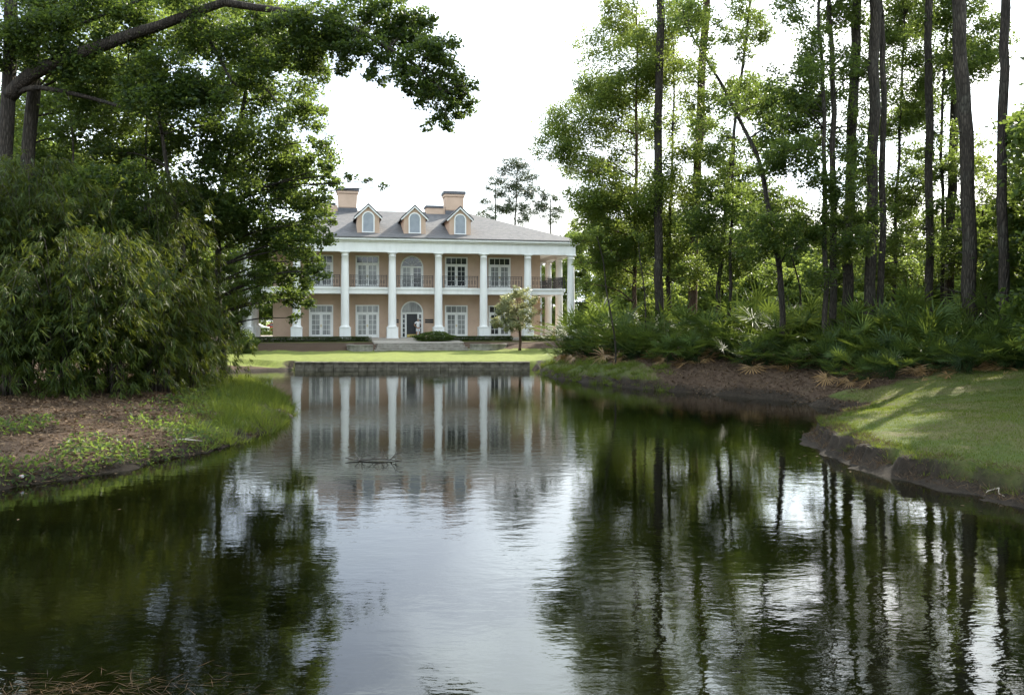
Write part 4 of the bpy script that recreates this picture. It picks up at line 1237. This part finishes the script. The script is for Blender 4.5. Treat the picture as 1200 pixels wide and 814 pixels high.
left_trees = [
 ('stout pale trunk standing just right of the oak with the long limb', [(32, 440), (31, 250), (40, 60), (44, -40)], 33, .30, .22, 'bark', [(60, 150, 40), (20, 180, 40), (100, 160, 38), (130, 130, 36), (60, 215, 40), (10, 230, 40), (90, 60, 36), (150, 75, 34), (100, 225, 36), (20, 20, 50), (80, -10, 50), (150, -15, 50), (220, -20, 50)], 'leaf'),
 ('spreading tree whose sunlit branches hang down before the left end of the mansion', [(262, 430), (255, 330), (262, 220), (285, 120), (300, 20)], 37, .19, .06, 'bark_dark',
  [(340, 110, 36), (362, 140, 24), (366, 188, 28), (340, 200, 38), (330, 250, 38), (350, 290, 28), (352, 328, 22), (345, 352, 14), (300, 290, 38), (290, 230, 40), (315, 160, 42), (290, 110, 42), (384, 195, 14), (376, 165, 14), (362, 230, 24), (366, 262, 16), (325, 320, 26), (308, 350, 14, .7), (270, 180, 40), (365, 305, 14),
   (410, 206, 9, .7), (432, 212, 7, .6), (449, 219, 6, .6), (398, 216, 8, .6), (250, 260, 40), (270, 60, 40), (330, 60, 40), (378, 128, 10, .7), (300, 325, 20, .8), (378, 280, 16), (372, 245, 18), (382, 215, 14), (372, 318, 13), (358, 350, 15), (345, 372, 9, .7), (330, 345, 16), (388, 260, 8, .7), (372, 92, 18), (360, 60, 26), (320, 210, 40), (325, 280, 36)], 'leaf'),
 ('slim dark tree deep in the thicket left of the spreading tree', [(215, 420), (214, 300), (196, 200), (180, 80)], 32.5, .15, .05, 'bark_dark', [(180, 120, 36), (215, 155, 36), (240, 190, 34), (180, 190, 34), (150, 210, 30), (220, 235, 34), (200, 80, 36), (240, 110, 34), (255, 150, 34), (150, 250, 30), (130, 180, 28), (200, 270, 30)], 'leaf_dark'),
 ('crooked thin tree at the back of the left thicket', [(168, 430), (165, 320), (178, 250), (160, 170)], 40, .15, .03, 'bark', [(150, 100, 45), (110, 110, 45), (60, 90, 45), (200, 30, 45), (250, 10, 45), (120, 200, 40), (70, 200, 40), (170, 160, 40), (20, 130, 45), (310, 0, 40), (120, 40, 40)], 'leaf_bright'),
]
for lab, pts, d, r0, r1, bk, cl, lf in left_trees:
    make_tree('broadleaf_tree', lab, 'tree', 'trees in the left thicket', trunk_px(pts, d, r0, r1), CL(cl, d, 2.4), lf, bk, .16, .10, 2.3, nsub=17, limb_r=.4, twigs=5)
# thin dark stems seen in the thicket
for i, (pts, d) in enumerate((([(82, 430), (78, 300), (85, 200), (80, 110)], 33), ([(160, 400), (172, 260), (170, 180), (180, 80)], 34), ([(240, 410), (232, 330), (236, 260), (258, 230)], 36))):
    make_tree('understorey_tree', ('thin leafy tree behind the oak in the left thicket', 'thin leafy tree rising through the bamboo below the long limb', 'thin bent tree at the right side of the bamboo')[i], 'tree', None,
              trunk_px(pts, d, .09, .02), CL([(pts[-1][0] + random.uniform(-25, 25), pts[-1][1] + random.uniform(-10, 50), 24, .8) for _ in range(5)], d, 1), 'leaf', 'bark_dark', .15, .09, 1.9, nsub=12)
# a twig end hanging in from above the frame
# ------------------------------------------------------------------ bamboo thicket
def bamboo(label, px, d, h, spread, n_culm, n_leaf, seed, lsize=.36):
    random.seed(seed)
    b = PG(px, d); b.z -= .05
    r = empty('bamboo_clump', b); tag(r, label, 'bamboo', 'bamboo on the left bank')
    cb, tips, A = MB(), [], []
    for i in range(n_culm):
        a = random.uniform(0, 6.28); s_ = spread * random.uniform(.25, 1)
        bx, by = math.cos(a) * .35 * random.random(), math.sin(a) * .35 * random.random()
        hh = h * random.uniform(.6, 1.0)
        ctrl = [(bx, by, 0), (bx + math.cos(a) * s_ * .12, by + math.sin(a) * s_ * .12, hh * .5), (bx + math.cos(a) * s_ * .5, by + math.sin(a) * s_ * .5, hh * .93), (bx + math.cos(a) * s_, by + math.sin(a) * s_, hh * .86), (bx + math.cos(a) * s_ * 1.3, by + math.sin(a) * s_ * 1.3, hh * random.uniform(.5, .75))]
        sp = spline(ctrl, 16)
        cb.tube([Vector(p) for p in sp], [.018 - .015 * j / 16 for j in range(17)], 5)
        for j in range(3, 17):
            for q in range(3):
                p = Vector(sp[j]) + Vector((random.gauss(0, .22), random.gauss(0, .22), random.gauss(-.08, .16)))
                tips.append(p); A.append(a)
    for k in range(int(n_culm * 8)):                            # low side shoots that make a skirt down to the ground
        a = random.uniform(0, 6.28); rr = spread * random.uniform(.5, 1.25)
        tips.append(Vector((math.cos(a) * rr, math.sin(a) * rr, h * random.uniform(.03, .45)))); A.append(a)
    cb.build('culms', M['bark'], r, smooth=True)
    T = np.array([tuple(t) for t in tips]); Aa = np.array(A)
    nsp = n_leaf // 9                                           # hanging sprays of about nine leaves
    pick0 = RNG.integers(0, len(T), nsp)
    sc0 = T[pick0] + RNG.normal(size=(nsp, 3)) * np.array([.13, .13, .12])
    sa = Aa[pick0] + RNG.normal(0, .8, nsp)
    stn = RNG.normal(.42, .22, nsp) + RNG.normal(0, .14, len(T))[pick0]
    w = np.repeat(np.arange(nsp), 9)
    n_leaf = len(w)
    ang = sa[w] + RNG.normal(0, .65, n_leaf)
    ax = _norm(np.stack([np.cos(ang), np.sin(ang), RNG.normal(-.9, .5, n_leaf)], 1))
    nr = RNG.normal(size=(n_leaf, 3)) * .45 + np.array([0, 0, 1])
    L = lsize * RNG.uniform(.55, 1.2, n_leaf)
    c = sc0[w] + ax * (L * .5)[:, None] + RNG.normal(size=(n_leaf, 3)) * .035
    tint = stn[w] + RNG.normal(0, .1, n_leaf) + (RNG.random(n_leaf) < .03) * .6
    c[:, 2] = np.maximum(c[:, 2], .12)
    leaves_mesh('foliage', c, ax, nr, L, L * .125, tint, M['bamboo'], r, fold=.25, droop=.12)
    return r
blabels = ['drooping bamboo clump at the left edge of the picture', 'large bamboo clump drooping to the mulch left of the shaded middle', 'bamboo clump with long hanging leaves in the middle of the thicket front', 'bamboo clump with glossy sunlit leaves right of the middle', 'bamboo clump at the right end of the thicket beside the grassy point',
           'tall bamboo rising behind the front clumps at the far left', 'tall bamboo rising behind the middle of the thicket', 'tall bamboo rising behind the glossy sunlit clump', 'low bamboo clump trailing toward the round shrub', 'tall bamboo between the oak trunk and the thin leafy tree', 'upper bamboo clump arching below the spreading tree']
bspec = [(10, 25.5, 4.6, 1.9, 30), (70, 26.5, 5.4, 2.0, 32), (134, 27.5, 5.6, 2.0, 32), (186, 29, 4.8, 1.8, 30), (222, 32, 3.6, 1.4, 24), (30, 29, 8.4, 2.3, 34), (105, 30, 7.4, 2.2, 32), (170, 31.5, 8.2, 2.2, 34), (240, 35, 2.0, 1.0, 16), (-45, 27, 7.4, 2.2, 30), (214, 34, 6.6, 2.0, 28)]
for i, (px, d, h, sp_, nc) in enumerate(bspec):
    bamboo(blabels[i], px, d, h, sp_, nc, int(9800 * (h / 5) * (sp_ / 2)), 60 + i, (.36, .30, .40, .34, .28, .32, .38, .30, .26, .36, .31)[i])

# ------------------------------------------------------------------ saw palmettos
def palmetto(seed, fronds=22, size=1.0, dead=0):
    random.seed(seed)
    rg = np.random.default_rng(seed)
    r = empty('saw_palmetto', (0, 0, 0))
    pb = MB(); C, A, N, Ln, T = [], [], [], [], []
    D = {False: ([], [], [], [], []), True: ([], [], [], [], [])}
    for i in range(fronds + dead):
        isd = i >= fronds
        az = random.uniform(0, 6.28)
        el = math.radians(random.uniform(-5, 12) if isd else random.choice((random.uniform(20, 50), random.uniform(40, 86))))
        pl = size * random.uniform(.75, 1.45)
        h = Vector((math.cos(az) * math.cos(el), math.sin(az) * math.cos(el), math.sin(el)))
        b0 = Vector((random.gauss(0, .12), random.gauss(0, .12), .12 + random.random() * .25))
        e = b0 + h * pl + Vector((0, 0, -.10 * pl))
        if isd: e.z = max(.15, e.z - .2)
        m_ = b0 + h * pl * .5 + Vector((0, 0, .04))
        pb.tube([b0, m_, e], [.014, .011, .009], 4)
        side = h.cross(Vector((0, 0, 1)))
        if side.length < .05: side = Vector((1, 0, 0))
        side.normalize()
        side = (side + Vector((random.gauss(0, .25), random.gauss(0, .25), random.gauss(0, .3)))).normalized()
        fwd = (h + Vector((0, 0, -.35 if not isd else -.6)) + Vector((random.gauss(0, .15), random.gauss(0, .15), random.gauss(0, .15)))).normalized()
        up = side.cross(fwd).normalized()
        nseg = 13
        fl = size * random.uniform(.62, .9)
        t0 = random.gauss(.45, .26)
        for k in range(nseg):
            w = math.radians(-112 + 224 * k / (nseg - 1)) + random.gauss(0, .03)
            dv = fwd * math.cos(w) + side * math.sin(w) + up * (.16 * abs(math.sin(w)) + random.gauss(0, .03))
            dv.normalize()
            ln = fl * (1 - .22 * abs(w) / 2) * random.uniform(.9, 1.08)
            dd = D[isd]
            dd[0].append(tuple(e + dv * ln * .5)); dd[1].append(tuple(dv)); dd[2].append(tuple(up + side * math.sin(w) * .3)); dd[3].append(ln); dd[4].append(t0 + random.gauss(0, .08))
    pb.build('stalks', M['palm'], r)
    for isd, nm, mt in ((False, 'fronds', 'palm'), (True, 'dead_fronds', 'palm_dead')):
        dd = D[isd]
        if dd[0]:
            ln = np.array(dd[3])
            leaves_mesh(nm, np.array(dd[0]), np.array(dd[1]), np.array(dd[2]), ln, ln * .062 + .012, np.array(dd[4]), M[mt], r, fold=.35, droop=.10)
    return r
pprotos = [palmetto(100 + i, 19 + 2 * (i % 3), 1.08, dead=(2, 3, 2, 6, 5, 7)[i]) for i in range(6)]
random.seed(33)
place = []
def row(pts, n, kinds_, s0, s1):
    sp = spline(pts, n)
    for i, p in enumerate(sp):
        place.append((p[0] + random.uniform(-7, 7), p[1] + random.uniform(-.8, .8), random.choice(kinds_), random.uniform(s0, s1)))
row([(660, 53), (685, 51), (712, 49), (742, 46), (775, 44), (805, 42.3), (840, 41.4), (880, 40), (920, 38.6), (960, 37.2), (1000, 36), (1040, 35), (1080, 34.3), (1120, 33.6), (1160, 33), (1200, 32.4), (1245, 32)], 32, (0, 1, 2, 3, 4), .65, 1.1)
row([(668, 55), (700, 52.5), (738, 49), (775, 46.3), (812, 44.5), (852, 43.2), (900, 41.4), (950, 39.7), (1000, 38), (1050, 37), (1100, 36), (1150, 35.2), (1200, 34.5), (1250, 34)], 30, (0, 1, 2), .95, 1.55)
row([(705, 56), (760, 51), (820, 47.5), (880, 45), (940, 43), (1000, 40.7), (1060, 39), (1120, 38), (1180, 36.8), (1240, 36)], 24, (0, 1, 2), 1.15, 1.8)
row([(985, 34.3), (1030, 33.3), (1110, 32), (1190, 31)], 5, (4, 5), .6, .8)
used = set()
def plabel(px, d, k, rowi):
    if px < 690: return 'saw palmetto in the sunlit clump nearest the mansion'
    if k == 5 or k == 4 and rowi == 3: return 'small saw palmetto with dead tan fronds at the lawn edge'
    if px < 850: return 'saw palmetto on the brown bank below the left group of pine trunks'
    if px < 1000: return 'saw palmetto on the shaded bank in the middle of the hedge'
    return 'saw palmetto in the tall hedge behind the near lawn'
for i, (px, d, k, s_) in enumerate(place):
    rowi = 0 if i < 33 else (1 if i < 64 else (2 if i < 89 else 3))
    if k in used: o = copy_tree(pprotos[k])
    else: o = pprotos[k]; used.add(k)
    lab = plabel(px, d, k, rowi)
    tag(o, lab, 'saw palmetto', {'saw palmetto in the sunlit clump nearest the mansion': 'palmettos nearest the mansion', 'small saw palmetto with dead tan fronds at the lawn edge': 'palmettos at the lawn edge',
        'saw palmetto on the brown bank below the left group of pine trunks': 'palmettos on the brown bank', 'saw palmetto on the shaded bank in the middle of the hedge': 'palmettos on the shaded bank'}.get(lab, 'palmettos behind the lawn'))
    o.location = PG(px, d) - Vector((0, 0, .12)); o.rotation_euler = (0, 0, random.uniform(0, 6.28)); o.scale = (s_, s_, s_ * random.uniform(.95, 1.1))

# ------------------------------------------------------------------ grass, weeds and litter
def scatter(n, box, keep):
    x = RNG.uniform(box[0], box[1], n); y = RNG.uniform(box[2], box[3], n)
    m_ = keep(x, y)
    x, y = x[m_], y[m_]
    return x, y, ground_z(x, y)
def blades(name, x, y, z, hgt, wid, tint, mat='blade', lean=.45, tuft=0):
    n = len(x)
    ax = np.stack([RNG.normal(0, lean, n), RNG.normal(0, lean, n), np.ones(n)], 1)
    L = hgt * RNG.uniform(.5, 1.3, n)
    if tuft:                                                   # blades gather in tufts that splay outwards
        nt_ = max(1, n // tuft)
        who = RNG.integers(0, nt_, n)
        x, y, z = x[who], y[who], z[who]
        th = RNG.uniform(.5, 1.5, nt_)
        q = RNG.normal(0, 1, (n, 2))
        x = x + q[:, 0] * .05; y = y + q[:, 1] * .05
        ax[:, 0] = q[:, 0] * lean * .9 + RNG.normal(0, .15, n); ax[:, 1] = q[:, 1] * lean * .9 + RNG.normal(0, .15, n)
        L = L * th[who]; tint = np.clip(tint[who] + RNG.normal(0, .12, n), 0, 1)
    c = np.stack([x, y, z - .01], 1) + _norm(ax) * (L * .5)[:, None]
    o = leaves_mesh(name, c, ax, RNG.normal(size=(n, 3)) * np.array([1, 1, .1]), L, wid * RNG.uniform(.7, 1.3, n), tint, M[mat], None, fold=.2)
    return tag(o, kind='stuff')
def PX(x, y): return 600 + FOC * x / np.maximum(y, 1)
def k1(x, y):
    g, m_ = zones(x, y)
    return (g > .45 + .3 * (vnoise(x, y, 2.3, 31) - .5)) & (PX(x, y) < 1230)
x, y, z = scatter(150000, (4.5, 19, 13, 32), k1)
tg = blades('lawn_grass', x, y, z, .06 * (.5 + vnoise(x, y, 1.2, 61)), .010, .5 + .5 * (vnoise(x, y, .5, 32) - .5) + RNG.normal(0, .15, len(x)))
tag(tg, 'short mown grass of the lawn at the right', 'grass')
def k2(x, y):
    d_, _, _ = shore(x, y); pxl = PX(x, y)
    w = vnoise(x, y, .9, 33)
    return (d_ > -.05) & (d_ < 3.6 + 2 * (w - .5)) & (pxl > 225 + 60 * (w - .5)) & (RNG.random(len(x)) < .35 + .65 * sstep(pxl, 230, 300))
x, y, z = scatter(90000, (-13.5, -5, 19, 40), k2)
tg = blades('bank_grass', x, y, z, .15 + .3 * vnoise(x, y, .9, 62), .014, .6 + .5 * (vnoise(x, y, .7, 34) - .5) + RNG.normal(0, .2, len(x)), lean=.6, tuft=26)
tag(tg, 'long bright grass on the point of the left bank', 'grass')
def k3(x, y):
    d_, _, _ = shore(x, y); pxl = PX(x, y)
    w = vnoise(x, y, .8, 12)
    return (d_ > .1) & (d_ < 4) & (pxl > -30) & (pxl < 290) & (RNG.random(len(x)) < sstep(w, .48, .75) * .8 + .05 * sstep(pxl, 60, 200))
x, y, z = scatter(42000, (-15, -5, 15, 30), k3)
n = len(x)
c = np.stack([x, y, z + RNG.uniform(.02, .22, n)], 1)
L = RNG.uniform(.06, .16, n)
o = leaves_mesh('bank_weeds', c, RNG.normal(size=(n, 3)) * np.array([1, 1, .7]), RNG.normal(size=(n, 3)) * .6 + np.array([0, 0, .8]), L, L * .45, RNG.normal(.45, .25, n), M['leaf'], None)
tag(o, 'low leafy weeds on the left bank', 'weeds', kind='stuff')
def k4(x, y):
    d_, _, _ = shore(x, y); pxl = PX(x, y); w = vnoise(x, y, 1.0, 41)
    return (d_ > -.05) & (d_ < 1.9 + 1.6 * (w - .5)) & (RNG.random(len(x)) < .25 + .75 * w) & (PX(x, y) < 790)
x, y, z = scatter(60000, (.8, 9, 36, 54), k4)
tg = blades('shore_grass', x, y, z, .26, .016, .55 + .5 * (vnoise(x, y, .7, 35) - .5) + RNG.normal(0, .2, len(x)), lean=.6, tuft=24)
tag(tg, 'ragged grass along the far right shore', 'grass')
def k5(x, y):
    g, m_ = zones(x, y); d_, _, _ = shore(x, y)
    return (g < .5) & (d_ > .15) & (((x < 0) & (d_ < 9)) | ((x > 0) & (d_ < 11))) & (PX(x, y) > -40) & (PX(x, y) < 1240)
for nm, lab, box, nn in (('leaf_litter', 'dry leaves, twigs and bark mulch on the left bank', (-17, -5, 14, 46), 60000), ('leaf_litter', 'dry brown leaves strewn on the right bank under the palmettos', (2, 20, 25, 52), 60000)):
    x, y, z = scatter(nn, box, k5)
    n = len(x)
    L = RNG.uniform(.05, .15, n); long_ = RNG.random(n) < .4
    L = np.where(long_, L * 3.2, L)
    c = np.stack([x, y, z + RNG.uniform(.005, .045, n)], 1)
    o = leaves_mesh(nm, c, RNG.normal(size=(n, 3)) * np.array([1, 1, .22]), RNG.normal(size=(n, 3)) * .35 + np.array([0, 0, 1]), L, np.where(long_, .018, L * .5), RNG.beta(1.4, 2.6, n), M['litter'], None)
    tag(o, lab, 'leaf litter', kind='stuff')
def k6(x, y):
    d_, _, _ = shore(x, y); return (d_ > .15) & (d_ < .95) & (PX(x, y) < 1230) & (y < 28) & (RNG.random(len(x)) < sstep(vnoise(x, y, 2.0, 71), .2, .7))
x, y, z = scatter(60000, (5, 14, 13, 28), k6)
tg = blades('bank_roots', x, y, z + .02, .17, .008, RNG.beta(1.5, 3, len(x)), 'litter', lean=1.3)
tag(tg, 'fringe of dead grass and roots on the eroded lawn edge', 'grass')

x, y, z = scatter(90000, (5, 14, 13, 28), lambda x, y: (lambda d_: (d_ > .42) & (d_ < 1.1) & (RNG.random(len(x)) < .2 + .9 * vnoise(x, y, 1.6, 51)))(shore(x, y)[0]))
tg = blades('edge_grass', x, y, z, .13, .011, RNG.normal(.45, .2, len(x)), lean=.9, tuft=22)
tag(tg, 'longer ragged grass hanging over the eroded lawn edge', 'grass')

def k7(x, y):
    d_, _, _ = shore(x, y)
    return (d_ < -.05) & (RNG.random(len(x)) < np.exp(d_ / 1.2) * .5 + .012)
x, y, z = scatter(5200, (-12, 14, 6, 56), k7)
n = len(x)
L = RNG.uniform(.03, .09, n)
o = leaves_mesh('floating_leaves', np.stack([x, y, np.full(n, .006)], 1), RNG.normal(size=(n, 3)) * np.array([1, 1, .03]), RNG.normal(size=(n, 3)) * .06 + np.array([0, 0, 1]), L, L * .5, RNG.beta(1.6, 2, n), M['litter'], None, fold=.05)
tag(o, 'fallen leaves and specks floating on the pond near its banks', 'floating leaves', kind='stuff')
x = RNG.normal(-3.9, .75, 420); y = RNG.normal(7.35, .22, 420); n = len(x)
o = leaves_mesh('pine_straw', np.stack([x, y, np.full(n, .006)], 1), RNG.normal(size=(n, 3)) * np.array([1, .55, .03]), RNG.normal(size=(n, 3)) * .06 + np.array([0, 0, 1]), RNG.uniform(.10, .28, n), .005, RNG.beta(2, 2.5, n), M['wet_straw'], None, fold=.05)
tag(o, 'brown pine straw floating in the shallow near corner of the pond', 'pine straw', kind='stuff')

# ------------------------------------------------------------------ small things
random.seed(3)
b = Vector((*G(432, 540), 0))
r = empty('fallen_branch', b); tag(r, 'dead dark branch with twigs lying in the pond before the mansion', 'branch')
mb = MB()
mb.tube([(-.55, .1, .06), (-.2, 0, .02), (.25, .05, .05), (.75, 0, .0)], [.012, .022, .018, .008], 6)
mb.tube([(-.2, 0, .02), (-.35, .2, .16), (-.25, .3, .22)], [.012, .009, .004], 5)
for i in range(13):
    x = random.uniform(-.4, .65); e = Vector((x + random.uniform(-.3, .3), random.uniform(-.3, .3), random.uniform(.06, .28)))
    m_ = Vector((x, .02, .035)).lerp(e, .5) + Vector((random.gauss(0, .05), 0, .03))
    mb.tube([(x, .02, .035), m_, e], [.009, .006, .003], 4)
    for j in range(2): mb.tube([m_, m_ + Vector((random.gauss(0, .1), random.gauss(0, .08), random.uniform(0, .12)))], [.005, .002], 4)
mb.build('twigs', M['stick'], r)
b = PG(25, 16.75)
r = empty('crushed_can', b + Vector((0, 0, .03)), .7); tag(r, 'small red and white crushed drink can on the left bank mulch', 'can')
r.rotation_euler = (math.radians(80), .3, .8)
mb = MB(); mb.lathe([(.026, -.06), (.036, -.05), (.034, -.01), (.029, .01), (.034, .03), (.036, .05), (.027, .062)], n=14); mb.build('can_body', surf('can_red_white', (.55, .04, .04), (.8, .78, .76), 14, .3), r, smooth=True)
mb = MB(); mb.lathe([(.0, .0621), (.026, .0622), (.026, .066), (.022, .066)], n=14, cap=False); mb.build('lid', M['louver'], r)
b = Vector((*G(1178, 583), 0.02))
r = empty('exposed_root', b); tag(r, 'pale bare root arching out of the mud at the right lawn edge', 'root')
mb = MB(); mb.tube([(.25, .35, .10), (.0, .2, .12), (-.12, .0, .06), (-.02, -.16, .0), (.2, -.2, .02)], [.012, .011, .009, .008, .004], 6); mb.tube([(.0, .2, .12), (-.2, .22, .06), (-.3, .15, -.02)], [.012, .009, .005], 5)
mb.build('root_wood', M['dry_stick'], r, smooth=True)
q_ = G(212, 531); b = Vector((q_[0], q_[1], gz(*q_) + .01))
r = empty('driftwood_stick', b); tag(r, 'pale dry stick lying among weeds on the left bank', 'stick')
mb = MB(); mb.tube([(-.3, .1, .02), (0, 0, .05), (.3, -.05, .04), (.5, .05, .0)], [.01, .018, .015, .006], 6); mb.tube([(.1, 0, .065), (.35, .2, .1)], [.01, .004], 5); mb.build('stick_wood', M['dry_stick'], r, smooth=True)
